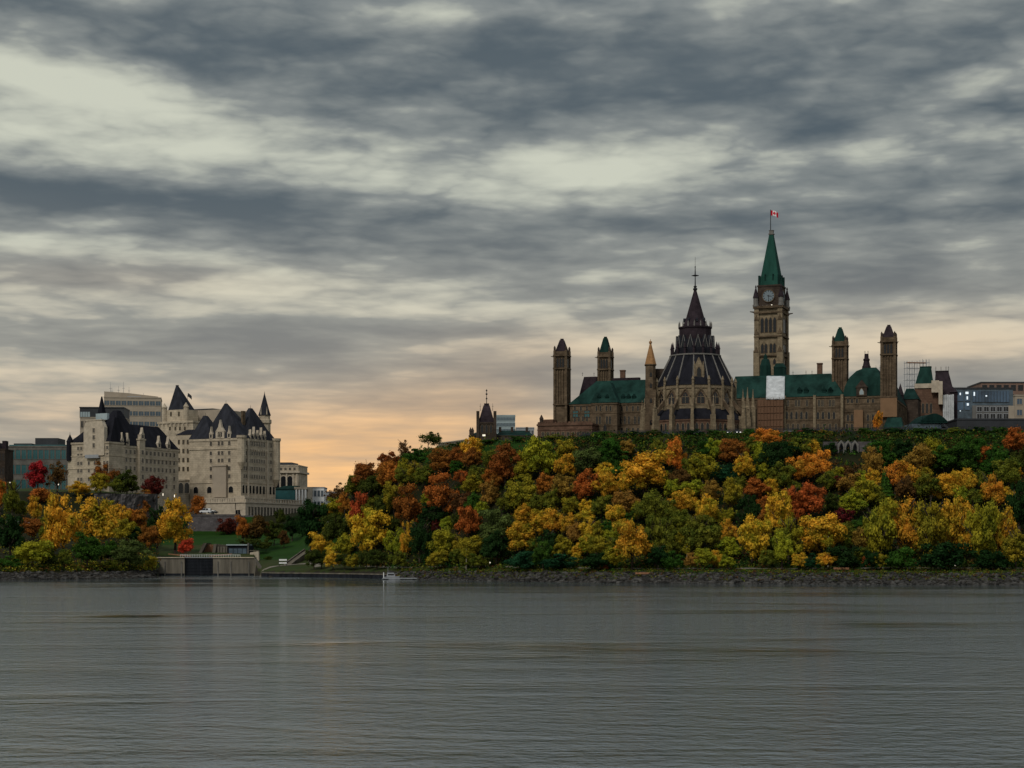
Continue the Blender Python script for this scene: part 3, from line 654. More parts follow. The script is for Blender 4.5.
    for x, y, dx, dy in ((-W, -W, -1.8, -.4), (W, -W, 1.2, -1.2), (W, W-1, 1.9, .2)):
        b = MB(); b.tube((x, y+.4, Z(311.5)), (x+dx, y+.4+dy, Z(310.8)), .35, .18); part('gargoyle', 'dark_sandstone', s, b)
    # copper roof
    b = MB(); z0, z1, z2 = Z(284.3), Z(275.5), Z(232.5)
    b.fru(-4.6, 4.6, -4.6, 4.6, z0, -4.2, 4.2, -4.2, 4.2, z1)
    r = part('copper_roof', 'spire_copper', t, b)
    b = MB(); b.fru(-3.7, 3.7, -3.7, 3.7, z1, -.85, .85, -.85, .85, z2); part('copper_spire', 'spire_copper', r, b)
    b = MB()
    for face in range(2):
        for k in (-1.7, 1.7):
            x, y = (k, -4.2) if face == 0 else (4.2, k)
            b.box(x-.25, x+.25, y-.3, y+.3, z1-1.8, z1+.9)
    part('roof_dormer', 'dark_copper', r, b)['kind'] = 'stuff'
    b = MB()
    for x in (-4.2, 4.2):
        for y in (-4.2, 4.2): b.box(x-.45, x+.45, y-.45, y+.45, z0+.02, z1+.4)
    part('corner_post', 'dark_copper', r, b)['kind'] = 'stuff'
    b = MB(); b.box(-1.1, 1.1, -1.1, 1.1, z2, z2+.5); b.box(-.8, .8, -.8, .8, z2+.5, z2+1.7); b.box(-1.0, 1.0, -1.0, 1.0, z2+1.7, z2+1.9); part('spire_cap', 'lead_rib', t, b)
    b = MB(); b.tube((-.4, 0, z2+1.9), (-.4, 0, Z(207)), .2, .14, 8); part('flagpole', 'dark_panel', t, b)
    # flag
    zf = Z(207.6); L, Hh = 3.3, 2.2; b = MB(); n = 16
    def pt(i, k, d): a = i/n; return (a*L*.95, .35*math.sin(a*7)+d, -k*Hh-1.3*a*a)
    for side in (-.02, .02):
        for i in range(n):
            mi = 0 if (i < n/4 or i >= n*3/4) else 1
            b.add([pt(i, 0, side), pt(i+1, 0, side), pt(i+1, 1, side), pt(i, 1, side)], [[0, 1, 2, 3]], mi)
    leaf = [(0, .46), (.1, .27), (.2, .32), (.16, .08), (.3, .2), (.34, .12), (.46, .14), (.4, 0), (.46, -.04), (.22, -.22), (.24, -.3), (.03, -.27), (.03, -.46)]
    leaf += [(-x, z) for x, z in reversed(leaf[1:])]
    for side in (-.06, .06):
        vs = []
        for x, z in leaf:
            a = .5+x*.5; vs.append((a*L*.95, .35*math.sin(a*7)+side, -(.5-z*.9)*Hh-1.3*a*a))
        b.add(vs, [list(range(len(vs)))], 0)
    o = bpy.data.objects.new('flag', b.mesh('flag', ['flag_red', 'flag_white'])); COL.objects.link(o)
    x = fr.ox-.4*fr.c; y = fr.oy-.4*fr.s; o.location = (x+.1, y, zf); o.rotation_euler[2] = fr.a*.3
    tag(o, 'red and white maple leaf flag flying from the clock tower spire', 'flag')
clock_tower()
# ------------------------------------------------------------------ buildings beside the parliament block
def east_block():
    fr = Fr(485, 700, 0); t = fr.thing('turreted_stone_block', 'small dark stone building with a pointed iron-crested tower on the hilltop lawn', 'building')
    Z = lambda py, v=0: fr.z(py, 0, v); U = fr.u; G = 46
    b = MB(); b.box(U(469), U(535), 0, 18, G, Z(435.5)); b.box(U(469)-.2, U(535)+.2, -.2, 18.2, Z(436), Z(435.3)); w = part('wall', 'dark_sandstone', t, b)
    b = MB(); b.hip(U(470), U(500), .5, 17.5, Z(435.2), Z(431), 2, 2); b.hip(U(496), U(533), .5, 17.5, Z(435.2), Z(429), 2, 2); part('roof', 'dark_copper', t, b)
    b = MB(); b.box(U(478), U(495), -2, 7, G, Z(423)); b.box(U(477.5), U(495.5), -2.3, 7.3, Z(424), Z(422.5))
    for px in (478, 495): b.box(U(px)-.6, U(px)+.6, -2.6, -1.4, G, Z(411.5))
    tw = part('tower_wall', 'dark_sandstone', t, b)
    for px in (482, 486.5, 491): window(tw, U(px, -2), -2.02, Z(433), .9, 3.2, 'f', 'lancet', 'sandstone')
    window(tw, U(484), -2.04, Z(436.5), 1.1, .7, 'f', 'flat', 'sandstone', 'lit_window')
    b = MB(); u0, u1 = U(478.5), U(494.5); um = (u0+u1)/2
    b.fru(u0, u1, -2, 7, Z(422.4), u0+1.3, u1-1.3, -.7, 5.7, Z(411)); b.fru(u0+1.3, u1-1.3, -.7, 5.7, Z(411), um-1.2, um+1.2, 1.5, 3.5, Z(405)); b.box(um-1, um+1, 1.6, 3.4, Z(405), Z(403)); part('tower_roof', 'purple_slate', t, b)
    b = MB(); b.tube((um, 2.5, Z(403)), (um, 2.5, Z(388.5)), .16, .08)
    for py, r in ((398, .42), (393.5, .5), (390, .4)): b.lathe(um, 2.5, [(.05, Z(py)-.5), (r, Z(py)), (.05, Z(py)+.5)], 8)
    part('finial', 'iron', t, b)
    for px, h in ((480.3, 3), (492.7, 3)): finial(t, U(px), -.6, Z(411), h, 'tower_spike')
    for px in (470.5, 472.5): b = MB(); b.lathe(U(px), 1.5, [(.6, Z(436)), (.6, Z(431)), (.75, Z(430.6)), (.05, Z(427))], 6); part('corner_turret', 'dark_sandstone', t, b)
    for px in (503, 509, 515, 523, 528): window(w, U(px), -.02, Z(441), 1, 1.6, 'f', 'flat', 'sandstone')
    for px in (500, 512, 527): b = MB(); b.box(U(px)-.5, U(px)+.5, 6, 7.5, Z(433), Z(426)); part('chimney', 'dark_sandstone', t, b)
east_block()
def plain_block(name, label, cat, px0, px1, y_top, y_base, Y, depth, m, rows=0, cols=0, glass='glass', deg=0, ww=.55, wh=.5, strips=None, roofbox=None, trim=None, lit=()):
    fr = Fr((px0+px1)/2, Y, deg); t = fr.thing(name, label, cat); u0, u1 = fr.u(px0), fr.u(px1); z0, z1 = fr.z(y_base), fr.z(y_top)
    b = MB(); b.box(u0, u1, 0, depth, z0, z1); w = part('wall', m, t, b)
    b = MB(); b.box(u0-.2, u1+.2, -.2, depth+.2, z1+.003, z1+.6); part('roof_edge', trim or m, t, b)
    for i in range(rows):
        for j in range(cols):
            cw, ch = (u1-u0)/cols, (z1-z0)/rows
            window(w, u0+(j+.5)*cw, -.02, z0+(i+.5-wh/2)*ch, cw*ww, ch*wh, 'f', 'flat', trim or m, 'cool_lit' if (i, j) in lit else glass)
    if roofbox:
        for a, c, yt in roofbox: b = MB(); b.box(fr.u(a), fr.u(c), 3, depth-3, z1+.6, fr.z(yt)); part('roof_plant', 'dark_panel', t, b)
    return fr, t, w
plain_block('office_tower', 'pale grey-blue office block behind the dark turreted building', 'building', 494, 515, 416, 445, 980, 20, 'pale_glass', 5, 7, 'curtain_glass', ww=.9, wh=.55)
plain_block('low_office', 'low pale flat-roofed building beyond the turreted block', 'building', 516, 534, 428.5, 445, 900, 16, 'grey_paint', 2, 6)
# mansarded block under renovation, west of the long block
def mansard_block():
    fr = Fr(930, 735, -14); t = fr.thing('mansard_block', 'brown stone block with a green and a purple mansard roof, partly wrapped in white', 'building'); Z = lambda py, u=0, v=0: fr.z(py, u, v); U = fr.u; G = 46
    b = MB(); b.box(U(915), U(943), 0, 16, G, Z(388)); w = part('tower_wall', 'red_sandstone', t, b)
    b = MB(); b.box(U(914.5), U(934), -.4, 16.4, Z(388)+.003, Z(383.5)); part('cornice', 'limestone_trim', t, b, label='pale new cornice under the green roof')
    b = MB(); u0, u1 = U(915.3), U(933.5); b.fru(u0, u1, .2, 14, Z(383.4), U(920), U(931), 4, 10, Z(366)); b.box(U(919.6), U(931.4), 3.8, 10.2, Z(366), Z(365.2)); part('green_mansard', 'copper', t, b)
    wins_f(w, fr, 0, [919, 923, 927, 931], 403, 413, 2, kind='lancet'); wins_f(w, fr, 0, [918.5, 922, 926, 930], 416, 424, 2)
    b = MB(); b.box(U(931.5), U(939), -2.2, -.5, Z(393), Z(381)); b.box(U(938.6), U(942.6), -2.6, 1, Z(405), Z(382)); part('wrapped_turret', 'limestone_trim', t, b, label='turret boxed in pale boarding')
    b = MB(); b.box(U(934.5), U(952), 3, 20, G, Z(394)); part('rear_wall', 'dark_sandstone', t, b)
    b = MB(); v = 4; b.fru(U(934, v), U(954.5, v), v-.5, v+16, Z(393.9), U(935.5, v), U(948.5, v), v+4, v+10, Z(371, 0, 4)); b.box(U(935.2, v+4), U(948.8, v+4), v+3.8, v+10.2, Z(371, 0, 4), Z(370, 0, 4)); m = part('purple_mansard', 'purple_slate', t, b)
    for px in (935.8, 941, 946, 948.4): finial(m, U(px, 9), 9, Z(370, 0, 6), 1.8)
    b = MB(); b.box(U(950), U(957.5), 3, 18, G, Z(392)); b.hip(U(949.5), U(958), 2.6, 18.4, Z(392), Z(385), 1, 2); part('side_range', 'purple_slate', t, b)
    b = MB(); u0, u1 = U(943), U(954); n = 6
    for k in range(n): b.box(u0+k*(u1-u0)/n, u0+(k+1)*(u1-u0)/n-.06, -1.0-.2*(k % 2), .5, G-4, Z(395.5)+.1*(k % 3))
    part('sheeting', 'tarp', t, b, label='tall white sheeting')
    return fr
MBk = mansard_block()
def scaffold():
    fr = Fr(918, 750, 8); t = fr.thing('scaffold_frame', 'open steel scaffold standing behind the green mansard roof', 'scaffold'); U = fr.u; Z = fr.z; G = 50
    xs = [U(p) for p in (907, 912, 917, 922.5, 926, 929)]; zs = [Z(p) for p in (393, 386, 380, 374, 368, 362.5)]
    for x in xs:
        for y in (0, 3):
            b = MB(); b.tube((x, y, G), (x, y, Z(359) if x > xs[2] else zs[-1]+.7), .11, n=5); part('standard', 'grey_paint', t, b)
    for z in zs:
        for y in (0, 3): b = MB(); b.tube((xs[0]-.4, y, z), ((xs[-1] if z > zs[3] else xs[2])+.4, y, z), .1, n=5); part('ledger', 'grey_paint', t, b)
    for i in range(2):
        for k in range(5): b = MB(); b.tube((xs[i], 0, zs[k]), (xs[i+1], 0, zs[k+1]), .07, n=4); part('brace', 'grey_paint', t, b)
    b = MB(); b.box(xs[0], xs[4], .1, 2.9, zs[-1]-.1, zs[-1]-.02); b.box(xs[0], xs[4], -.1, 0, zs[-1]-.3, zs[-1]+.1); part('deck', 'timber', t, b)
scaffold()
def glass_pavilion():
    fr = Fr(931, 640, 6); t = fr.thing('glass_pavilion', 'low dark glass pavilion with a curved roof below the white-wrapped block', 'pavilion'); U = fr.u; Z = fr.z; G = 47
    b = MB(); b.box(U(912), U(943), 0, 12, G, Z(424)); w = part('wall', 'curtain_glass', t, b)
    n = 10; prev = None; b = MB()
    pts = []
    for i in range(n+1):
        a = i/n; px = 920+a*27; pts.append((U(px), Z(424-10.5*math.sin(math.pi*min(1, a*.85+.06)))))
    poly = pts+[(pts[-1][0], pts[-1][1]-.6), (pts[0][0], pts[0][1]-.6)]
    b.prism(poly, -.6, 12.5); part('curved_roof', 'dark_copper', t, b)
    b = MB()
    for px in range(922, 944, 3): b.box(U(px)-.07, U(px)+.07, -.72, -.61, Z(424), Z(417))
    b.box(U(920), U(946), -.75, -.62, Z(421), Z(420.4)); part('glazing_bar', 'dark_copper', t, b)['kind'] = 'stuff'
    b = MB(); b.box(U(918), U(948), -3, -.8, Z(430), Z(428.6)); part('canopy', 'dark_panel', t, b)
    b = MB(); b.box(U(911), U(951), -4, -3.2, G-3, Z(432.2)); part('terrace_wall', 'concrete', t, b, label='pale low terrace wall')
    b = MB(); b.prism([(U(941), Z(424)), (U(949), Z(430)), (U(949), Z(431)), (U(941), Z(427))], -3, 8); part('ramp_roof', 'dark_panel', t, b)
glass_pavilion()
def blue_offices():
    fr = Fr(955, 760, 0); t = fr.thing('glass_office', 'modern office with blue glass upper floors and lit windows west of the hill', 'building'); U = fr.u; Z = fr.z; G = 42
    b = MB(); b.box(U(953), U(1013), 0, 25, G, Z(389)); part('frame', 'curtain_glass', t, b)
    b = MB(); b.box(U(953), U(1014), -.3, 25.3, Z(389), Z(387.5)); part('roof_edge', 'dark_panel', t, b)
    for r, (a, c) in enumerate(((392, 401), (402.5, 410), (412, 420), (421, 432))):
        for px0, px1 in ((956, 963.3), (964.7, 970)):
            b = MB(); b.box(U(px0), U(px1), -.25, -.01, Z(c), Z(a)); part('glass_bay', 'blue_glass' if r < 2 else 'curtain_glass', t, b)
    b = MB(); b.box(U(972.5), U(1009), -.4, -.01, Z(402), Z(391)); g = part('glass_band', 'blue_glass', t, b)
    b = MB()
    for k in range(1, 12): u = U(972.5)+k*(U(1009)-U(972.5))/12; b.box(u-.07, u+.07, -.5, -.41, Z(402), Z(391))
    part('mullion', 'dark_panel', g, b)['kind'] = 'stuff'
    b = MB(); b.box(U(972), U(1012), -.6, -.02, Z(420.5), Z(405.5)); w = part('stone_band', 'dim_panel', t, b)
    b = MB(); b.box(U(1008), U(1014), -.9, -.61, Z(420.5), Z(406)); part('stone_pier', 'beige_panel', t, b)
    for py0, py1 in ((407, 411.5), (414, 418.5)):
        for px in (979, 986, 992.5, 999, 1005.5): window(w, U(px), -.62, Z(py1), 2.0, Z(py0)-Z(py1), 'f', 'flat', 'grey_paint', 'glass')
    for px, py, w_, h_ in ((966.7, 393, 2, 1.6), (967, 398, .9, 2.2), (967.5, 404.5, 1.3, 1.6), (960, 394, .8, 1.6), (974, 394, .9, 2.6), (960, 411, .6, .8), (986, 396, 1, .9)):
        b = MB(); b.box(U(px)-w_/3.2, U(px)+w_/3.2, -.55, -.41, Z(py)-h_/3.2, Z(py)+h_/3.2); part('lit_pane', 'cool_lit', t, b)
blue_offices()
plain_block('brown_office', 'long brown flat-roofed office rising behind the blue glass building', 'building', 981, 1060, 383, 440, 840, 25, 'brown_panel', 6, 11, 'glass', trim='dark_panel')
plain_block('corner_office', 'beige and glass office at the far side of the blue glass building', 'building', 1015, 1060, 396, 440, 790, 20, 'beige_panel', 4, 5, 'blue_glass')
fr, t, w = plain_block('low_dark_hall', 'low dark flat-roofed hall with a shuttered front below the blue glass office', 'building', 957, 1060, 420, 446, 690, 22, 'dark_panel', 1, 12, 'glass')
# three pointed arches in the hillside wall
def arches():
    Y = 581; fr = Fr(848, Y, 0); t = fr.thing('arched_lookout', 'white three-arched stone lookout set in a grey retaining wall on the slope', 'lookout'); U = fr.u; Z = fr.z
    b = MB(); b.box(U(824), U(837.8), .6, 2.4, Z(454), Z(441.5)); b.box(U(858.6), U(872), .6, 2.4, Z(454), Z(441.5)); part('retaining_wall', 'wallstone', t, b)
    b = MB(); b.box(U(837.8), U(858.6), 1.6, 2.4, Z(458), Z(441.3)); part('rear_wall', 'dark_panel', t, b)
    for px in (841.3, 848.2, 855.1):
        w = 2.35; x = U(px); zb, zt = Z(457), Z(441); h = zt-zb; b = MB()
        out = [(-w/2, 0), (-w/2, h*.8), (0, h*1.05), (w/2, h*.8), (w/2, 0)]; inn = [(-w*.3, 0), (-w*.3, h*.6), (-w*.2, h*.76), (0, h*.9), (w*.2, h*.76), (w*.3, h*.6), (w*.3, 0)]
        for q in ([out[0], out[1], inn[1], inn[0]], [out[1], out[2], inn[3], inn[2], inn[1]], [out[2], out[3], inn[5], inn[4], inn[3]], [out[3], out[4], inn[6], inn[5]]): b.prism([(x+a, zb+c) for a, c in q], 0, .8)
        part('pointed_arch', 'lead_rib', t, b)
        b = MB(); b.box(x-w*.3, x+w*.3, .2, .3, zb, zb+1.0); part('balustrade', 'grey_paint', t, b)
arches()
# pale terrace wall and long railing on the cliff edge
fr = Fr(563, profile(563)[6][0]-1.5, -9); t = fr.thing('terrace_wall', 'long pale low wall on the cliff edge under the reddish stone range', 'low wall'); b = MB()
b.box(fr.u(549), fr.u(578), 0, .8, 46.5, fr.z(437.6)); part('stone_base', 'concrete', t, b); b = MB(); b.box(fr.u(548.8), fr.u(578.2), -.15, .95, fr.z(437.6), fr.z(437)); part('coping', 'concrete', t, b)
def railing():
    t = empty('iron_railing', (0, 0, 0)); tag(t, 'long black iron railing along the cliff edge in front of the stone buildings', 'railing')
    pts = []
    for px in range(578, 916, 2):
        pr = profile(px); Y = pr[6][0]+2.5; pts.append(Vector(((px-CX)/F*Y, Y, Hp(px, Y))))
    b = MB(); c = MB()
    for p, q in zip(pts, pts[1:]):
        for h in (.25, 1.25, 1.75): b.tube(p+Vector((0, 0, h)), q+Vector((0, 0, h)), .05, n=4)
        for k in range(4): r = p.lerp(q, k/4); c.box(r.x-.035, r.x+.035, r.y-.035, r.y+.035, r.z-.3, r.z+1.75)
    part('rail', 'iron', t, b); part('bars', 'iron', t, c)['kind'] = 'stuff'
railing()

# ------------------------------------------------------------------ chateau hotel
HF = Fr(241, 850, -27)
def hotel():
    fr = HF; t = fr.thing('chateau_hotel', 'large cream limestone hotel with steep dark slate roofs and corner turrets', 'hotel'); U = fr.u; V = fr.v; Z = fr.z
    L = 'limestone'; TR = 'limestone_trim'; G = 24
    def dormer(u, v, z, w, h, face='f', parent=None):
        w *= .82; b = MB(); b.box(-w/2, w/2, -.3, 1.6, 0, h*.38); b.prism([(-w/2-.1, h*.38+.002), (w/2+.1, h*.38+.002), (w*.2, h*.62), (0, h*1.05), (-w*.2, h*.62)], -.4, 1.0)
        b.box(-w*.24, w*.24, -.36, -.302, h*.08, h*.34, 1)
        o = b.build('stone_dormer', [TR, 'glass'], t); o.location = (u, v, z); o.rotation_euler[2] = {'f': 0, 'r': math.pi/2}[face]
        return o
    # ---- right wing
    z0, ze = Z(500), Z(438)
    uL = U(189.5); vR = V(275.5)
    b = MB(); b.box(uL, 0, 0, vR, G, ze)
    b.box(uL-.3, .3, -.3, vR+.3, ze-1.0, ze+.2); zc = Z(447.5); b.box(uL-.35, .35, -.35, vR+.35, zc-.5, zc+.5); zb = Z(482); b.box(uL-.25, .25, -.25, vR+.25, zb-.3, zb+.4)
    w = part('river_wing_wall', L, t, b, label='cream stone wing nearest the canal')
    rows = [(440.5, 445), (450.5, 454.5), (458, 462), (466, 470), (474, 478)]
    for i, (a, c) in enumerate(rows):
        for px in (211, 219, 222.5, 229.5): 
            if not (i >= 3 and 213 < px < 226): window(w, U(px), -.02, Z(c), 1.25, Z(a)-Z(c), 'f', 'flat', TR)
    bw = [vR*.085, vR*.14]+[vR*(.24+.07*k) for k in range(7)]+[vR*.78, vR*.86, vR*.93]
    for a, c in rows: wins_r(w, fr, .02, bw, Z(c), 1.2, Z(a)-Z(c), trim=TR)
    for px in (184, 196, 209.5, 231): window(w, U(px), -.03, Z(492.5), 2.6, Z(486)-Z(492.5), 'f', 'arch', TR, name='arched_window')
    wins_r(w, fr, .03, [vR*(.06+.098*k) for k in range(10)], Z(493), 1.5, Z(485)-Z(493), kind='arch', trim=TR, name='arched_window')
    for vv in (vR*.19, vR*.745): b = MB(); b.box(0, .7, vv-.5, vv+.5, z0, ze); part('pilaster', TR, w, b)
    for k in range(9): vv = vR*(.21+.067*k); b = MB(); b.prism([(vv, 0), (vv, 0), (vv, 0)], 0, 0) if 0 else b.box(.35, .9, vv-.25, vv+.25, zc-1.2, zc-.5); part('corbel', TR, w, b)
    # grey lift shaft on the front
    b = MB(); b.box(U(212.5, -1.5), U(226, -1.5), -1.6, -.36, Z(497), Z(466)); b.box(U(212, -1.5), U(226.5, -1.5), -1.9, -.37, Z(466), Z(464.5)); part('lift_shaft', 'beige_panel', t, b, label='plain beige shaft on the front of the wing')
    # front roofs
    def steep(x0, x1, y0, y1, zb_, xm, ym, zt, m='grey_slate', fx=.8, fy=.8, name='slate_roof'):
        b = MB(); k = .55
        xa0, xa1 = x0+(xm-fx-x0)*.38, x1+(xm+fx-x1)*.38; ya0, ya1 = y0+(ym-fy-y0)*.38, y1+(ym+fy-y1)*.38
        zmid = zb_+(zt-zb_)*.36
        b.fru(x0, x1, y0, y1, zb_, xa0, xa1, ya0, ya1, zmid); b.fru(xa0, xa1, ya0, ya1, zmid, xm-fx, xm+fx, ym-fy, ym+fy, zt)
        b.tube((xm, ym, zt-.3), (xm, ym, zt+1.6), .12, .04)
        return part(name, m, t, b)
    v1 = 12
    steep(U(203)-.2, .4, -.4, v1+4, ze+.2, U(226, 6), 6, Z(402.5, 0, 6), 'grey_slate', .5, .5)
    steep(uL-.3, U(212), -.35, v1, ze+.2, U(205.5, 7), 7, Z(414.5, -8, 7), 'grey_slate')
    steep(-13, .45, 6, vR+.3, ze+.2, U(250.5, 17), 17, Z(408, -3, 17), 'grey_slate', .5, 1)
    o = dormer(U(220.5), -.2, ze+.2, 6.2, 8.6); window(o, 0, -.36, .6, 1, 1.8, 'f', 'flat', TR); 
    for px in (211.5, 229.5): dormer(U(px), -.2, ze+.2, 2.4, 5.6)
    for k in range(5): dormer(.2, vR*(.26+.105*k), ze+.2, 1.3, 5.6 if k % 2 else 4.2, 'r')
    for u, v, px, py in ((-5.5, 9.5, 236.5, 412),):
        b = MB(); zt = Z(py, u, v); b.box(u-.55, u+.55, v-1.0, v+1.0, ze+1, zt); b.box(u-.7, u+.7, v-1.15, v+1.15, zt, zt+.5); part('chimney', 'sandstone', t, b)
    # corner turrets of the wing
    for u, v, r, za, zb_, nm in ((.1, .3, 2.1, Z(462), ze+.6, 0), (.1, vR-.2, 2.4, Z(480, 0, vR), Z(440, 0, vR), 0)):
        b = MB(); b.lathe(u, v, [(.6, za-3.5), (r, za), (r, zb_-.8), (r+.4, zb_-.5), (r+.4, zb_+.7)], 10); part('bartizan', L, t, b)
    u, v = U(265, 14), 14+6; u = U(264.5, v+6); vv = v+6; Zt = lambda py: Z(py, u, vv)
    b = MB(); b.lathe(u, vv, [(3.1, ze-2), (3.1, Zt(424)), (3.6, Zt(423.4)), (3.6, Zt(420)), (2.9, Zt(419.5)), (2.9, Zt(415.6))], 10); tu = part('round_turret', L, t, b)
    b = MB(); b.lathe(u, vv, [(3.3, Zt(415.5)), (2.5, Zt(411)), (.2, Zt(394)), (.05, Zt(391.5))], 10); part('turret_roof', 'grey_slate', tu, b)
    for a in (-.5, .5): b = MB(); b.lathe(u+3.0*math.sin(a+.5), vv-3.0*math.cos(a+.5), [(.35, Zt(415)), (.05, Zt(407))], 6); part('turret_spike', TR, tu, b)
    # ---- tower behind
    v = 26; Zt = lambda py: Z(py, -40, v)
    ua, ub = U(158, v), U(193, v); b = MB(); b.box(ua, ub, v, v+14, G, Zt(421)); b.box(ua-.4, ub+.4, v-.4, v+14.4, Zt(422), Zt(420)); cw = part('centre_wall', L, t, b, label='tall centre block between the two wings')
    wins_f(cw, fr, v, [180, 185, 190.5], 445, 449, 2); wins_f(cw, fr, v, [180, 185, 190.5], 453, 457, 2); wins_f(cw, fr, v, [180, 185, 190.5], 461, 465, 2); wins_f(cw, fr, v, [180, 185, 190.5], 437, 441, 2); wins_f(cw, fr, v, [170, 175.5, 180, 185], 427, 430, 1.7)
    for px in range(160, 192, 4): b = MB(); uu = U(px, v); b.box(uu-.2, uu+.2, v-.9, v-.41, Zt(424), Zt(422)); part('corbel', TR, cw, b)
    ua, ub = U(164.5, v+2), U(186, v+2); b = MB(); b.box(ua, ub, v+2, v+12, Zt(420)+.01, Zt(408)); 
    for x in (ua, ub): b.lathe(x, v+2, [(1.3, Zt(420)+.01), (1.3, Zt(406)), (1.6, Zt(405.5)), (.1, Zt(401))], 8)
    sw = part('tower_wall', L, t, b); wins_f(sw, fr, v+2, [171, 179], 412, 416, 1.6)
    um = U(176, v+6); b = MB(); b.fru(U(168, v+2), U(183.5, v+2), v+2.2, v+11.8, Zt(408)+.01, um-.5, um+.5, v+6.5, v+7.5, Zt(383)); b.box(um-.6, um+.6, v+6.5, v+7.5, Zt(383), Zt(382)); part('tower_roof', 'grey_slate', t, b)
    b = MB(); b.tube((U(187.5, v+6), v+6, Zt(410)), (U(187.5, v+6), v+6, Zt(392.5)), .12, .07); part('flagpole', 'iron', t, b)
    ua, ub = U(186, v+16), U(221, v+16); b = MB(); b.box(ua, ub, v+16, v+34, G, Z(408, -25, v+16)); bw_ = part('rear_wall', 'beige_panel', t, b, label='plain flat-topped block behind the slate roofs')
    b = MB(); b.box(ua+1, ub-6, v+17, v+30, Z(408, -25, v+16), Z(406.5, -25, v+16)); part('rear_roof', 'dark_panel', t, b)
    # link range
    v = 12; b = MB(); ua, ub = U(176, v), U(194, v); b.box(ua, ub, v, 25.5, G, Z(434, -30, v)); lw = part('link_wall', L, t, b); b = MB(); b.hip(ua-.3, ub+.3, v-.3, 25.6, Z(434, -30, v), Z(428, -30, v), 2, 2); part('link_roof', 'slate', t, b)
    wins_f(lw, fr, v, [179, 183.5, 188], 440, 444, 2); wins_f(lw, fr, v, [179, 183.5, 188], 449, 453, 2); wins_f(lw, fr, v, [179, 183.5, 188], 458, 462, 2); wins_f(lw, fr, v, [179, 183.5, 188], 467, 471, 2)
    # low arcade range in front of the link
    v = -3; b = MB(); ua, ub = U(178, v), U(200, v); b.box(ua-6, uL-.4, v, 11.9, G, Z(481, -30, v)); b.box(ua-6.3, uL-.38, v-.3, 11.95, Z(481, -30, v), Z(479.5, -30, v)); aw = part('arcade_wall', L, t, b)
    for px in (181, 187): window(aw, U(px, v), v-.02, Z(493, -30, v), 2.6, 5, 'f', 'arch', TR, name='arched_window')
    # ---- left wing: right face at u = uW, from the near end vN back to vB
    k = (110-CX)/F; Y0 = 800; X0 = k*Y0
    dx, dy = X0-fr.ox, Y0-fr.oy; uW = dx*fr.c+dy*fr.s; vN = -dx*fr.s+dy*fr.c
    vB = fr.v(178.5, uW); uN = U(69.5, vN); ze2 = fr.z(444.5, uW, vN); dpt = 17
    b = MB(); b.box(uW-dpt, uW, vN, vB, G, ze2); b.box(uW-dpt-.3, uW+.3, vN-.1, vB+.3, ze2-.8, ze2+.2); b.box(uW-dpt-.2, uW+.25, vN+.5, vB+.25, ze2-5.4, ze2-4.9)
    ww = part('park_wing_wall', L, t, b, label='cream stone wing facing the park')
    nw = 15
    for a in (0, 1, 2, 3, 4):
        zz = ze2-3.6-a*3.75
        for kk in range(nw):
            vv = vN+4+(kk+.5)*(vB-vN-6)/nw
            if not (a >= 3 and kk % 2): window(ww, uW+.02, vv, zz, 1.35, 1.9, 'r', 'flat', TR)
    b = MB(); vv = vN+(vB-vN)*.42; b.box(uW, uW+1.6, vv-2, vv+2, G, ze2+3); b.box(uW-.2, uW+1.9, vv-2.3, vv+2.3, ze2+3, ze2+3.7); by = part('stone_bay', L, t, b)
    for a in range(5): window(by, uW+1.62, vv, ze2-3.6-a*3.75, 1.5, 2.0, 'r', 'flat', TR)
    zr = fr.z(427, uW-8, vB-10)
    b = MB(); b.hexa([(uW-dpt-.3, vN+5, ze2+.2), (uW+.35, vN+5, ze2+.2), (uW+.35, vB+.3, ze2+.2), (uW-dpt-.3, vB+.3, ze2+.2)], [(uW-dpt+4, vN+7, zr), (uW-5.5, vN+7, zr), (uW-5.5, vB-8, zr), (uW-dpt+4, vB-8, zr)]); rf = part('mansard_roof', 'slate', t, b)
    b = MB()
    for kk in range(13): y = vN+9+kk*(vB-vN-20)/12; b.box(uW-4.6, uW-3.9, y-.4, y+.4, ze2+5.2, ze2+7.2); b.box(uW-3.3, uW-2.4, y-.5, y+.5, ze2+2.4, ze2+4.2)
    part('roof_light', 'grey_slate', rf, b)['kind'] = 'stuff'
    for f in (.16, .24, .42, .70, .84): dormer(uW+(1.5 if f == .42 else .2), vN+(vB-vN)*f, ze2+(3.7 if f == .42 else .2), 3 if f == .42 else 2.6, 5.5 if f != .42 else 5, 'r')
    b = MB(); ym = vN+14; b.fru(uW-dpt+1, uW-2, vN+6, vN+23, ze2+4, uW-9.5, uW-7, ym-.5, ym+2, fr.z(410.5, uW-8, ym)); part('high_roof', 'slate', t, b)
    # end pavilion with its tall stone gable
    zp = fr.z(443.5, uN, vN); b = MB(); b.box(uN, uW+.4, vN-1.2, vN+9, G, zp); b.box(uN-.3, uW+.7, vN-1.5, vN+9.2, zp-.6, zp+.2); b.box(uN-.2, uW+.6, vN-1.4, vN+9.1, zp-6.2, zp-5.8); b.box(uN-.2, uW+.6, vN-1.4, vN+9.1, zp-12, zp-11.6)
    pv = part('pavilion_wall', L, t, b); v = vN-1.2; Zp = lambda py: fr.z(py, (uN+uW)/2, v)
    ua, ub = U(84.5, v), U(105, v); um = (ua+ub)/2
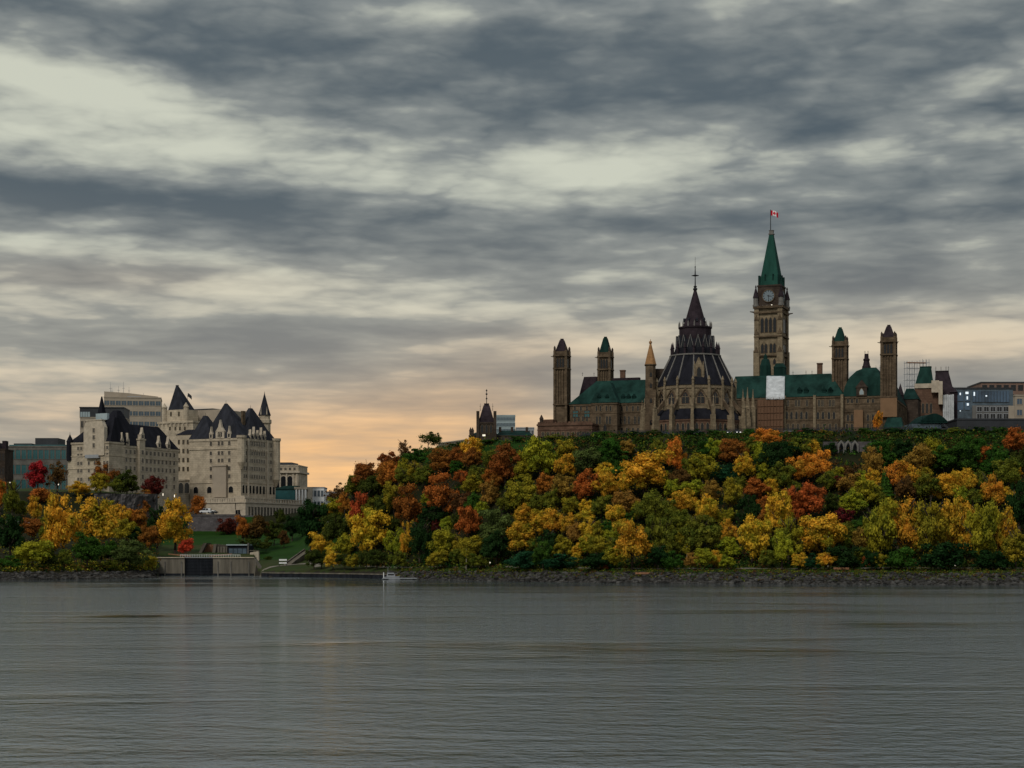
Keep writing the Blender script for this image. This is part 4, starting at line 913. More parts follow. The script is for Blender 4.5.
    b = MB(); b.box(ua, ub, v-.6, v+1.6, zp-6, Zp(428)); b.prism([(ua, Zp(428)), (ub, Zp(428)), (ub-1.6, Zp(421)), (ua+1.6, Zp(421))], v-.6, v+1.6); b.box(ua+1.3, ub-1.3, v-.8, v+1.8, Zp(421), Zp(420)); gb = part('stone_gable', TR, t, b)
    for py in (431, 438, 446): window(gb, um, v-.62, Zp(py+2), 1.2, 2.0, 'f', 'flat', TR)
    for row in (447, 454, 462, 469.5, 478):
        for px in (78.5, 81.5, 104.5, 107.5)+((89, 95) if row > 450 else ()): window(pv, U(px, v), v-.02, Zp(row+3), 1.1, 1.6, 'f', 'flat', TR)
    b = MB(); b.box(U(87, v), U(100.5, v), v-1.4, v-.01, Zp(458.4), Zp(457.4)); b.box(U(87, v), U(100.5, v), v-1.45, v-1.3, Zp(457.4), Zp(455)); part('balcony', 'grey_paint', pv, b)
    steep(uN-.3, um+3, v+.5, vN+11, zp+.2, um-2, vN+6, Zp(421), 'slate', 2.5, 1, name='pavilion_roof'); steep(um-3, uW+.6, v+.5, vN+12, zp+.2, um+4.5, vN+7, Zp(417), 'slate', 1.5, 1.5, name='pavilion_roof')
    b = MB(); b.lathe(uN+.8, v+.6, [(1.6, zp-8), (1.6, zp+.6), (1.8, zp+.7), (.1, Zp(433.5)), (.03, Zp(431))], 8); part('corner_turret', 'slate', t, b)
    ux = U(101.8, vN+9); zz = fr.z(412, ux, vN+9); b = MB(); b.box(ux-1.5, ux+1.5, vN+7.5, vN+10.5, zp+3, zz-3); b.fru(ux-1.7, ux+1.7, vN+7.3, vN+10.7, zz-3, ux-.2, ux+.2, vN+8.8, vN+9.2, fr.z(396.5, ux, vN+9)); part('roof_fleche', 'slate', t, b)
    b = MB(); ux = U(103, vN+8); b.box(ux-3, ux+3.6, vN+6.5, vN+8, fr.z(420, ux, vN+7), fr.z(413.5, ux, vN+7)); part('roof_plant', 'pale_glass', t, b)
    # ---- terrace with colonnade towards the canal
    b = MB(); v = -9; ua = U(206, v); zt = Z(503, 0, v); b.box(ua, 3, v, -.6, 20, zt); b.box(ua-.4, 3.4, v-.4, -.55, zt, zt+.6); tr = part('terrace_wall', TR, t, b, label='pale stone terrace below the canal wing')
    v1 = fr.v(303, 9); b = MB(); b.box(3.5, 9, v, v1, 20, zt); b.box(3.4, 9.4, v-.4, v1+.4, zt, zt+.6); cl = part('colonnade_wall', TR, t, b)
    n = 18
    for k in range(n): vv = v+3+k*(v1-v-5)/(n-1); window(cl, 9.02, vv, zt-6.2, 1.5, 4.4, 'r', 'flat', TR, name='colonnade_opening')
    b = MB()
    for k in range(22): vv = v+k*(v1-v)/22; b.box(8.7, 9.2, vv, vv+1.1, zt+.6, zt+2.1)
    b.box(8.6, 9.3, v, v1, zt+2.1, zt+2.4)
    for k in range(12): uu = ua+k*(3-ua)/12; b.box(uu, uu+1.2, v-.2, v+.3, zt+.6, zt+2.1)
    b.box(ua, 9.3, v-.3, v+.4, zt+2.1, zt+2.4); part('balustrade', TR, t, b)
    for px, wpx in ((213, 4), (238, 6)): uu = U(px, v); window(tr, uu, v-.02, Z(521, 0, v), wpx*.46, 5.2, 'f', 'flat', TR, name='doorway')
    b = MB(); b.box(U(241, 0), U(245, 0)+4, -6, -2, zt+.6, zt+3.5) ; b.box(U(200, -6), U(235, -6), -7, -2, zt+.6, zt+2.6); part('terrace_kiosk', TR, t, b)
hotel()
def hotel_flag():
    fr = HF; v = 32; u = fr.u(187.5, v); z = fr.z(393, u, v); b = MB(); n = 8
    pt = lambda i, k, d: (i/n*2.0, .25*math.sin(i*1.1)+d, -k*1.9-1.6*(i/n)**1.5)
    for s in (-.03, .03):
        for i in range(n): b.add([pt(i, 0, s), pt(i+1, 0, s), pt(i+1, 1, s), pt(i, 1, s)], [[0, 1, 2, 3]])
    o = b.build('flag', 'dark_panel'); X, Y = fr.ox+u*fr.c-v*fr.s, fr.oy+u*fr.s+v*fr.c; o.location = (X+.15, Y, z); tag(o, 'small dark flag on a pole behind the hotel roofs', 'flag')
hotel_flag()
# ------------------------------------------------------------------ other buildings round the hotel
def slab_tower():
    fr, t, w = plain_block('apartment_tower', 'beige slab tower with roof antennas behind the hotel', 'building', 104, 161, 398, 470, 1010, 24, 'beige_panel', 7, 10, 'curtain_glass', deg=10, ww=.86, wh=.42)
    b = MB(); z = fr.z(398); b.prism([(fr.u(104), z+.602), (fr.u(158), z+.602), (fr.u(158), z+1.2), (fr.u(128), fr.z(392.8)), (fr.u(104), fr.z(391.5))], 2, 20); p = part('penthouse', 'beige_panel', t, b)
    b = MB(); b.box(fr.u(127), fr.u(141), 1.8, 1.99, z+.7, fr.z(396)); part('vent_grille', 'grey_paint', t, b)
    for px, h in ((110.5, 7), (112, 4), (118.5, 5), (123.5, 7.5), (129, 4.5), (143.5, 3)):
        b = MB(); u = fr.u(px, 6); zb = fr.z(394 if px < 130 else 397); b.tube((u, 6, zb-1.5), (u, 6, zb+h), .16, .06); b.tube((u-.7, 6, zb+h*.5), (u+.7, 6, zb+h*.5), .1); part('antenna', 'grey_paint', t, b)
slab_tower()
def glass_top():
    fr, t, w = plain_block('glazed_top_block', 'beige block with a dark glazed top floor between the hotel and the slab tower', 'building', 80, 124, 418, 470, 930, 20, 'beige_panel', 4, 10, 'glass', deg=4)
    b = MB(); b.box(fr.u(79.8), fr.u(124), -.3, 20, fr.z(418)+.61, fr.z(408)); u = part('top_floor', 'dark_panel', t, b)
    for px in (81.5, 84, 86.5, 89): b = MB(); b.box(fr.u(px)-.55, fr.u(px)+.55, -.4, -.31, fr.z(417), fr.z(412)); part('pale_glazing', 'pale_glass', t, b)  # pale glass panes in the dark top floor, no emission
    b = MB(); b.box(fr.u(79.4), fr.u(124.4), -.6, 20.3, fr.z(408), fr.z(407)); part('roof_edge', 'dark_panel', t, b)
glass_top()
def teal_block():
    fr, t, w = plain_block('teal_glass_block', 'long low block with teal glass floors left of the hotel', 'building', 4, 78, 447, 492, 870, 25, 'dark_concrete', 3, 13, 'teal_glass', ww=.72, wh=.6)
    b = MB(); b.box(fr.u(8), fr.u(76), 2, 24, fr.z(447)+.61, fr.z(444.5)); part('roof_band', 'teal_glass', t, b)
    b = MB(); b.box(fr.u(33), fr.u(56), 4, 18, fr.z(444.5), fr.z(437.5)); part('roof_plant', 'dark_panel', t, b)
    b = MB(); b.box(fr.u(12), fr.u(30), 3, 12, fr.z(444.5), fr.z(443)); part('roof_vent', 'dark_panel', t, b)
teal_block()
fr, t, w = plain_block('brick_house', 'dark brick building with a gabled parapet at the far end of the teal block', 'building', -22, 5, 450, 492, 835, 14, 'dark_sandstone', 3, 8, 'glass')
b = MB(); z = fr.z(450)+.6; b.prism([(fr.u(-8), z), (fr.u(0), z), (fr.u(-4), fr.z(442))], 0, 14); b.box(fr.u(1), fr.u(4.8), 2, 6, z, fr.z(440.5)); part('roof', 'purple_slate', t, b)
def classical():
    fr, t, w = plain_block('classical_building', 'pale stone classical building with a heavy cornice beside the hotel', 'building', 272, 298.5, 466, 500, 960, 22, 'limestone', 0, 0, deg=-6)
    b = MB(); b.box(fr.u(271), fr.u(300), -1, 23, fr.z(473), fr.z(471)); part('cornice', 'limestone_trim', t, b)
    b = MB(); b.box(fr.u(272), fr.u(290), 4, 20, fr.z(466)+.61, fr.z(462)); part('attic', 'dark_panel', t, b)
    for px in (276.5, 281, 285.5, 290, 294.5): window(w, fr.u(px), -.02, fr.z(470.5), 1.1, 1.6, 'f', 'flat', 'limestone_trim')
    for px in (277, 283.5, 290): window(w, fr.u(px), -.02, fr.z(488), 2.6, 6.5, 'f', 'arch', 'limestone_trim', 'glass', 'arched_window')
    for px in (273.5, 280.3, 286.7, 293.3, 297): b = MB(); b.box(fr.u(px)-.4, fr.u(px)+.4, -.5, -.002, fr.z(500), fr.z(473.2)); part('pilaster', 'limestone_trim', w, b)
classical()
def teal_hall():
    fr = Fr(285, 905, -10); t = fr.thing('teal_glass_hall', 'low teal glass hall with a white portico beside the hotel terrace', 'hall'); U = fr.u; Z = fr.z
    b = MB(); b.box(U(274), U(295), 0, 12, 22, Z(489)); part('glass_wall', 'teal_glass', t, b)
    b = MB(); b.fru(U(273), U(296), -.6, 12.5, Z(489), U(284), U(295), 3, 9, Z(485.5)); part('roof', 'dark_copper', t, b)
    b = MB(); b.box(U(294.5), U(307), -.5, 10, Z(489.5), Z(487)); b.box(U(296), U(307), 2, 10, 22, Z(489.5)); p = part('portico', 'limestone_trim', t, b)
    for px in (296.5, 299.5, 302.5, 305.5): b = MB(); b.box(U(px)-.4, U(px)+.4, -.4, .4, 22, Z(489.5)-.002); part('column', 'white_paint', t, b)
    b = MB(); b.box(U(283), U(297), -3, -.61, Z(503), Z(500.5)); part('entrance_canopy', 'dark_panel', t, b)
teal_hall()
plain_block('white_low_building', 'low white flat-roofed building in the gap between the hotel and the wooded hill', 'building', 303, 324, 488, 510, 985, 16, 'white_paint', 2, 6, 'curtain_glass', trim='grey_paint')
plain_block('grey_low_building', 'low grey building half hidden by bare trees in the gap', 'building', 318, 345, 492.5, 512, 1010, 16, 'grey_paint', 2, 7)
# ------------------------------------------------------------------ canal lock, quay, road wall
def lock():
    fr = Fr(205, 677, 0); t = fr.thing('canal_lock', 'weathered concrete lock entrance with dark closed gates at the river', 'lock'); U = fr.u; Z = fr.z
    zt = Z(557.2)
    b = MB(); b.box(U(157), U(184.5), 0, 6, -2, zt-.3); part('east_wall', 'concrete', t, b)
    b = MB(); b.box(U(213), U(254), 0, 6, -2, zt-.3); b.hexa([(U(254), 0, -2), (U(268), -14, -2), (U(268), -9, -2), (U(254), 6, -2)], [(U(254), 0, zt-.3), (U(268), -14, 1.8), (U(268), -9, 1.8), (U(254), 6, zt-.3)]); part('west_wall', 'concrete', t, b)
    b = MB(); b.box(U(157)+.1, U(184.3), -.06, 0.3, -2, .8); b.box(U(213.2), U(254), -.06, 0.3, -2, .8); part('wet_footing', 'dark_timber', t, b)
    b = MB(); b.box(U(157)-.2, U(184.7), -.4, 6.2, zt-.3, zt); b.box(U(212.8), U(254.2), -.4, 6.2, zt-.3, zt); part('coping', 'limestone_trim', t, b)
    for px in (165, 181.5, 218, 231, 249): b = MB(); b.box(U(px)-.2, U(px)+.2, -.3, -.002, -1, zt-1.6); part('fender_post', 'dark_concrete', t, b)
    for a, c in ((184.5, 198.9), (199.1, 213)):
        b = MB(); b.box(U(a), U(c), 1.2, 2.0, -2, zt-.5); g = part('lock_gate', 'dark_timber', t, b)
        b = MB()
        for k in range(5): z = .4+k*1.25; b.box(U(a)+.1, U(c)-.1, .95, 1.199, z, z+.35)
        for k in range(4): x = U(a)+(k+.5)*(U(c)-U(a))/4; b.box(x-.12, x+.12, 1.0, 1.18, 0, zt-.5)
        part('gate_beam', 'dark_timber', g, b)['kind'] = 'stuff'
    b = MB(); b.box(U(184), U(213.6), .6, 2.6, zt-.2, zt+.05); part('footbridge', 'grey_paint', t, b)
    b = MB()
    for z in (zt+.55, zt+1.05): b.tube((U(180), .7, z), (U(240), .7, z), .05, n=4)
    for k in range(26): x = U(180)+k*(U(240)-U(180))/25; b.tube((x, .7, zt), (x, .7, zt+1.05), .05, n=4)
    part('hand_rail', 'white_paint', t, b)
    b = MB(); b.tube((U(190), 2.4, zt+.3), (U(167), 2.4, zt+1.2), .25, .2); b.tube((U(208), 2.4, zt+.3), (U(231), 2.4, zt+1.2), .25, .2); part('balance_beam', 'timber', t, b)
lock()
def upper_lock():
    fr = Fr(215, 708, 0); t = fr.thing('upper_lock', 'second lock behind the first with sloping stone sides and a brown gate', 'lock'); U = fr.u; Z = fr.z; g = 6
    b = MB(); b.prism([(U(197.5), g), (U(200.5), g), (U(200.5), Z(557)), (U(207.5), Z(543)), (U(204.5), Z(543)), (U(197.5), Z(557))], -2, 10); part('sloping_wall', 'concrete', t, b, label='pale sloping coping')
    b = MB(); b.box(U(201), U(213), 2, 3, g, Z(544.5)); gt = part('lock_gate', 'timber', t, b)
    b = MB()
    for px in (202.5, 205, 207.5, 210): b.box(U(px)-.15, U(px)+.15, 1.8, 1.999, g, Z(544.5))
    part('gate_beam', 'timber', gt, b)['kind'] = 'stuff'
    b = MB(); b.prism([(U(211.5), g), (U(214.5), g), (U(217), Z(544)), (U(214), Z(544))], -1, 9); part('sloping_wall', 'concrete', t, b)
    b = MB(); b.box(U(216.5), U(227), 0, 9, g, Z(545.5)); b.box(U(216), U(227.2), -.3, 9.2, Z(545.5), Z(544.8))
    for px in (218.5, 221.5, 224.5): b.box(U(px)-.3, U(px)+.3, -.4, -.002, g, Z(546.5))
    part('side_wall', 'concrete', t, b)
upper_lock()
def shed():
    fr = Fr(238, 704, -4); t = fr.thing('lock_shed', 'long dark shed with a pale roof edge beside the lock', 'shed'); U = fr.u; Z = fr.z; g = 6
    b = MB(); b.box(U(227.5), U(249), 0, 8, g, Z(545.5)); part('wall', 'dark_timber', t, b)
    b = MB(); b.box(U(226.5), U(247.5), -.6, 8.4, Z(545.5), Z(544.3)); part('roof', 'pale_glass', t, b)
    for px in (231, 235.5, 240, 244.5): b = MB(); b.box(U(px)-.8, U(px)+.8, -.12, -.002, Z(554), Z(548.5)); part('window', 'curtain_glass', t, b)
    b = MB(); b.box(U(247.6), U(248.6), -.2, 3, g, Z(543)); part('chimney', 'dark_concrete', t, b)
shed()
# stone block between shed and lawn
b = MB(); fr = Fr(252, 700, 0); t = fr.thing('stone_abutment', 'pale stone abutment between the dark shed and the lawn', 'wall'); b.prism([(fr.u(249.5), 5), (fr.u(259), 5), (fr.u(258.5), fr.z(551)), (fr.u(250), fr.z(552.5))], 0, 3); part('block', 'limestone_trim', t, b); b = MB(); b.box(fr.u(249.7), fr.u(258.8), -.2, 3.2, fr.z(552.3)+.6, fr.z(551)+.35); part('coping', 'concrete', t, b)
def road_wall():
    t = empty('road_retaining_wall', (0, 0, 0)); tag(t, 'tall grey stone retaining wall below the road and the white van', 'wall')
    b = MB(); Y = 799; x0, x1 = (188-CX)/F*Y, (241-CX)/F*Y
    zt = CH+(HY-516)/F*Y; zb = 12
    b.fru(x0, x1, Y-2, Y+3.6, zb, x0, x1, Y, Y+3.6, zt); b.hexa([(x1, Y-2, zb), (x1+10, Y+12, zb), (x1+10, Y+17, zb), (x1, Y+3, zb)], [(x1, Y, zt), (x1+6, Y+12, zt-3), (x1+6, Y+17, zt-3), (x1, Y+3, zt)]); part('stone_face', 'wallstone', t, b)
    b = MB(); b.box(x0, x1, Y-.2, Y+.4, zt, zt+.8); part('parapet', 'wallstone', t, b)
road_wall()
# hotel drive: retaining wall and cliff to the left are rock in the terrain
def cliff():
    b = MB(); vs = []; n, m = 44, 14
    for j in range(m+1):
        for i in range(n+1):
            px = 94+i*62/n; Y = 744-j*.15+ (px-100)*.35; f = j/m
            z = Hp(px, Y-4)-1.5+ (CH+(HY-493.5)/F*Y-(Hp(px, Y-4)-1.5))*f
            d = 1.6*noise.noise(Vector((px*.18, z*.22, 1)))+.8*noise.noise(Vector((px*.5, z*.6, 4)))
            vs.append(((px-CX)/F*(Y+d+f*3), Y+d+f*3, z))
    m1 = len(vs); vs += [(x*1.003, y+6, z) for x, y, z in vs]; fs = []
    N = n+1
    for j in range(m):
        for i in range(n): q = [j*N+i, j*N+i+1, (j+1)*N+i+1, (j+1)*N+i]; fs += [q, [a+m1 for a in reversed(q)]]
    for i in range(n): fs += [[m*N+i, m*N+i+1, m*N+i+1+m1, m*N+i+m1], [i+1, i, i+m1, i+1+m1]]
    for j in range(m): fs += [[j*N, (j+1)*N, (j+1)*N+m1, j*N+m1], [(j+1)*N+n, j*N+n, j*N+n+m1, (j+1)*N+n+m1]]
    b.add(vs, fs); o = b.build('rock_cliff', 'rock'); o['kind'] = 'structure'
cliff()
def quay():
    t = empty('quay_wall', (0, 0, 0)); tag(t, 'long low dark quay wall with a pale coping at the foot of the lawn', 'quay')
    b = MB(); c = MB(); p = MB(); prev = None
    for px in range(262, 389, 6):
        Y = profile(px)[1][0]-1.2; q = Vector(((px-CX)/F*Y, Y, 0))
        if prev is not None:
            b.hexa([prev+Vector((0, 0, -2)), q+Vector((0, 0, -2)), q+Vector((0, 3, -2)), prev+Vector((0, 3, -2))], [prev+Vector((0, 0, 1.25)), q+Vector((0, 0, 1.25)), q+Vector((0, 3, 1.25)), prev+Vector((0, 3, 1.25))])
            c.hexa([prev+Vector((0, -.2, 1.25)), q+Vector((0, -.2, 1.25)), q+Vector((0, 3.2, 1.25)), prev+Vector((0, 3.2, 1.25))], [prev+Vector((0, -.2, 1.6)), q+Vector((0, -.2, 1.6)), q+Vector((0, 3.2, 1.6)), prev+Vector((0, 3.2, 1.6))])
            p.box(q.x-.3, q.x+.3, q.y-.5, q.y-.05, -1, 1.2)
        prev = q
    part('wall_face', 'dark_timber', t, b); part('coping', 'concrete', t, c); part('timber_post', 'dark_timber', t, p)['kind'] = 'stuff'
quay()
def ribbon(name, pts, w, m, dz=.06):
    v = []; f = []
    fine = []
    for a, c in zip(pts, pts[1:]):
        for k in range(8): fine.append((a[0]+(c[0]-a[0])*k/8, a[1]+(c[1]-a[1])*k/8))
    fine.append(pts[-1])
    P2 = [Vector(((p-CX)/F*Y, Y)) for p, Y in fine]
    for i, p in enumerate(P2):
        d = (P2[min(i+1, len(P2)-1)]-P2[max(i-1, 0)]).normalized(); nrm = Vector((-d.y, d.x))
        for s in (-1, 1): q = p+nrm*s*w/2; v.append((q.x, q.y, H(q.x, q.y)+dz))
    for i in range(len(P2)-1): f.append((2*i, 2*i+1, 2*i+3, 2*i+2))
    me = bpy.data.meshes.new(name); me.from_pydata(v, [], f); me.materials.append(MATS[m]); o = bpy.data.objects.new(name, me); COL.objects.link(o); o['kind'] = 'structure'
ribbon('path', [(262, 655), (275, 664), (300, 668), (330, 652), (360, 634), (400, 608), (450, 584), (520, 556)], 3.0, 'gravel', .12)
ribbon('path', [(520, 556), (560, 544), (600, 529), (700, 520), (800, 512.5), (900, 508), (1030, 502)], 2.6, 'gravel', .12)
ribbon('path', [(318, 645), (308, 690), (322, 712), (335, 705)], 2.4, 'gravel', .15)
# steps with a stone side up the hill foot
def steps():
    t = empty('stone_steps', (0, 0, 0)); tag(t, 'flight of stone steps climbing from the lawn into the wood', 'steps')
    b = MB(); c = MB(); A = ground(288, 668); B = ground(308, 694); B.z = max(B.z, A.z+5.5); n = 22; d = (B-A); h = Vector((d.y, -d.x, 0)).normalized()*.8
    for i in range(n):
        p = A+d*i/n; q = A+d*(i+1)/n; z = p.z+d.z/n
        b.hexa([(*(p-h*1.4).xy, p.z-2.5), (*(q-h*1.4).xy, p.z-2.5), (*(q+h*1.4).xy, p.z-2.5), (*(p+h*1.4).xy, p.z-2.5)], [(*(p-h*1.4).xy, z), (*(q-h*1.4).xy, z), (*(q+h*1.4).xy, z), (*(p+h*1.4).xy, z)])
    part('tread', 'gravel', t, b)['kind'] = 'stuff'
    for s in (-1, 1):
        e = h*1.7*s; a, q = A+e, B+e; c = MB(); f = h*.25
        c.hexa([a-f-Vector((0, 0, 2)), q-f-Vector((0, 0, 2)), q+f-Vector((0, 0, 2)), a+f-Vector((0, 0, 2))], [a-f+Vector((0, 0, .7)), q-f+Vector((0, 0, .7)), q+f+Vector((0, 0, .7)), a+f+Vector((0, 0, .7))]); part('side_wall', 'concrete', t, c)
steps()
def board():
    g = ground(283, 664); t = empty('notice_board', g); tag(t, 'white twin-panel notice board standing on the canal lawn', 'notice board')
    for x in (-1.4, 1.4): b = MB(); b.box(x-.1, x+.1, -.1, .1, -.3, 3.0); part('post', 'iron', t, b)
    for z0, z1 in ((.9, 1.4), (2.0, 2.6)): b = MB(); b.box(-1.45, 1.45, -.2, -.101, z0, z1); part('panel', 'white_paint', t, b)
board()
def bench(px, Y, label):
    t = empty('park_bench', ground(px, Y)); tag(t, label, 'bench', 'benches on the waterside path')
    b = MB(); b.box(-2.2, 2.2, -.25, .3, .42, .5); part('seat', 'timber', t, b); b = MB(); b.prismx([(.28, .5), (.34, .5), (.5, 1.0), (.44, 1.0)], -2.2, 2.2); part('backrest', 'timber', t, b)
    for x in (-1.9, 0, 1.9): b = MB(); b.box(x-.06, x+.06, -.2, .3, -.1, .42); part('leg', 'iron', t, b)
bench(841.5, 504.5, 'brown bench by the water below the white three-arched lookout')
bench(643, 514.5, 'brown bench by the water under the orange-yellow tree below the library')
def boat():
    g = Vector(((392-CX)/F*585, 583, 0)); t = empty('moored_boat', g, math.radians(8)); tag(t, 'small white cabin boat moored at the end of the quay', 'boat')
    b = MB(); st = []
    L, W = 5.4, 1.9
    sec = [(-.5, .92, .85), (-.2, 1, .82), (.2, .95, .9), (.42, .5, 1.05), (.5, .04, 1.2)]
    vs = []
    for f, w, z in sec:
        x = f*L; h = w*W/2; vs += [(x, -h, z), (x, -h*.75, -.1), (x, 0, -.35), (x, h*.75, -.1), (x, h, z)]
    fs = []
    for i in range(4):
        for j in range(4): fs.append([i*5+j, i*5+j+1, (i+1)*5+j+1, (i+1)*5+j])
        fs.append([i*5, (i+1)*5, (i+1)*5+4, i*5+4])
    fs += [[0, 4, 3, 2, 1]]; b.add(vs, fs); part('hull', 'grey_paint', t, b)
    b = MB(); b.fru(-1.6, 1.3, -.85, .85, .85, -1.4, .7, -.75, .75, 2.1); c = part('cabin', 'grey_paint', t, b)
    b = MB(); b.box(-1.3, .7, -.87, -.80, 1.35, 1.8); part('cabin_window', 'glass', t, b); b = MB(); b.box(-1.5, .8, -.8, .8, 2.1, 2.2); part('cabin_roof', 'grey_paint', t, b)
    b = MB(); b.tube((-1.2, 0, 2.2), (-1.2, 0, 4.2), .05, .03); part('mast', 'grey_paint', t, b)
    t = empty('floating_dock', (((404-CX)/F*582), 581, 0), math.radians(14)); tag(t, 'low grey floating dock beyond the moored boat', 'dock')
    b = MB(); b.box(-7, 9, -1, 1, .25, .5); part('deck', 'grey_paint', t, b)
    for x in (-6, 0, 7): b = MB(); b.box(x-.8, x+.8, -.8, .8, -.3, .25); part('float', 'dark_panel', t, b)
    for x in (-6.5, 8.5): b = MB(); b.tube((x, 1.2, -1), (x, 1.2, 2.3), .14); part('mooring_post', 'white_paint', t, b)
boat()

# ------------------------------------------------------------------ cars and lamps
def car_proto(kind):
    b = MB(); L, W = (5.2, 1.95) if kind == 'van' else (4.5, 1.8)
    t = empty('parked_car' if kind == 'car' else 'parked_van', (0, 0, 0))
    if kind == 'car':
        prof = [(-2.25, .35), (2.2, .35), (2.25, .7), (2.1, .88), (1.2, .98), (-1.9, 1.02), (-2.25, .9)]; cab = [(-1.75, 1.0), (1.15, .97), (.45, 1.42), (-1.2, 1.46)]; wx = 1.38
    else:
        prof = [(-2.6, .4), (2.5, .4), (2.6, .8), (2.45, 1.15), (1.6, 1.3), (-2.6, 1.3)]; cab = [(-2.58, 1.3), (1.55, 1.3), (.95, 2.15), (-2.5, 2.2)]; wx = 1.6
    b.prism(prof, -W/2, W/2); bd = part('body', 'car_white', t, b)
    b = MB(); h = W/2-.08; b.hexa([(x, -h, z) for x, z in cab[:2]]+[(x, h, z) for x, z in cab[1::-1]], [(cab[3][0], -h+.18, cab[3][1]), (cab[2][0], -h+.18, cab[2][1]), (cab[2][0], h-.18, cab[2][1]), (cab[3][0], h-.18, cab[3][1])]); part('cabin', 'glass', t, b)
    b = MB(); b.box(cab[3][0]-.02, cab[2][0]+.02, -h+.16, h-.16, cab[2][1]+.002 if kind == 'van' else cab[3][1]-.03, cab[3][1]+.05)
    if kind == 'van':
        for s in (-1, 1): b.box(-2.55, -1.4, s*(h-.06)-.04, s*(h-.06)+.04, 1.32, 2.15); b.box(-.35, -.2, s*(h-.06)-.04, s*(h-.06)+.04, 1.32, 2.15)
    part('roof', 'car_white', t, b)
    for x in (-wx, wx):
        for s in (-1, 1):
            b = MB(); y = s*(W/2-.1); n = 12; b.hexa([(x+.34*math.cos(2*math.pi*i/n), y-.12, .34+.34*math.sin(2*math.pi*i/n)) for i in range(n)], [(x+.34*math.cos(2*math.pi*i/n), y+.12, .34+.34*math.sin(2*math.pi*i/n)) for i in range(n)]); part('wheel', 'rubber', t, b)
    for s in (-1, 1): b = MB(); b.box(prof[2][0]-.03, prof[2][0]+.02, s*.6-.2, s*.6+.2, .62, .78); part('headlight', 'lead_rib', t, b)
    return t
protos = {'car': car_proto('car'), 'van': car_proto('van')}; used = set()
PAINTED = {}
def place_car(kind, px, Y, rz, paint, label, group, z=None, lit=False):
    c = protos[kind] if kind not in used else copy_tree(protos[kind]); used.add(kind)
    g = ground(px, Y); c.location = (g.x, g.y, (g.z if z is None else z)+.05); c.rotation_euler[2] = rz; tag(c, label, 'van' if kind == 'van' else 'car', group)
    for ch in c.children:
        st = ch.name.split('.')[0]
        if st in ('body', 'roof') or (st == 'headlight' and lit):
            m = 'headlight' if st == 'headlight' else paint
            if (ch.data.name, m) not in PAINTED:
                k = ch.data.copy(); k.materials.clear(); k.materials.append(MATS[m]); PAINTED[(ch.data.name, m)] = k; PAINTED[(k.name, m)] = k
            ch.data = PAINTED[(ch.data.name, m)]
rz = 0
zr = 25.9
place_car('van', 205.5, 806, math.radians(175), 'car_white', 'white van on the road above the grey retaining wall', None, z=26.6)
place_car('car', 213, 812, math.radians(178), 'car_dark', 'dark car just behind the white van on the hotel road', None, z=26.6)
lm = [(586, 'car_dark', 'black car below the projecting stone pavilion'), (645, 'car_dark', 'black car behind the railing below the tan-spired stair turret'),
      (663, 'car_blue', 'dark blue car below the east piers of the round library'), (681, 'car_dark', 'black car below the middle of the round library'),
      (699, 'car_silver', 'silver car below the centre window of the round library'), (714, 'car_dark', 'black car below the west windows of the round library'),
      (752, 'car_dark', 'black car beside the brown hoarding'), (790, 'car_silver', 'silver car at the corner of the brown hoarding'),
      (803, 'red_paint', 'red car on the terrace below the long green roof, nearer the hoarding'), (816, 'red_paint', 'red car on the terrace below the red chimney'),
      (829, 'car_dark', 'black car below the far green-capped tower'), (845, 'car_dark', 'black car above the white three-arched lookout'), (871, 'car_blue', 'dark blue car beside the orange tree on the terrace')]
for px, pt, lb in lm: place_car('car', px, profile(px)[6][0]+7, math.radians(R.choice((2, 181, 5))), pt, lb, 'cars parked along the cliff-top terrace')
place_car('car', 727.5, profile(727)[6][0]+7, math.radians(-80), 'car_dark', 'car with lit headlights at the west pier of the library, east of the pair', 'cars with lit headlights', lit=True)
place_car('car', 736.5, profile(736)[6][0]+7, math.radians(-78), 'car_dark', 'car with lit headlights nearest the brown hoarding, west of the pair', 'cars with lit headlights', lit=True)
place_car('car', 13, 704, math.radians(3), 'car_silver', 'silver car on the slope road under the crimson trees', 'cars on the slope road'); place_car('car', 24.5, 704, math.radians(4), 'car_white', 'white car on the slope road below the orange-yellow tree', 'cars on the slope road')
def lamp_proto():
    t = empty('street_lamp', (0, 0, 0)); b = MB(); b.lathe(0, 0, [(.22, -.5), (.2, .3), (.09, .6), (.07, 4.0), (.14, 4.05), (.14, 4.2)], 8); part('post', 'iron', t, b)
    b = MB(); b.lathe(0, 0, [(.1, 4.2), (.16, 4.38), (.19, 4.55), (.16, 4.72), (.1, 4.9)], 10); part('globe', 'lamp_glow', t, b)
    b = MB(); b.lathe(0, 0, [(.14, 4.9), (.1, 5.0), (.02, 5.15)], 8); part('cap', 'iron', t, b); return t
LP = lamp_proto(); first = True
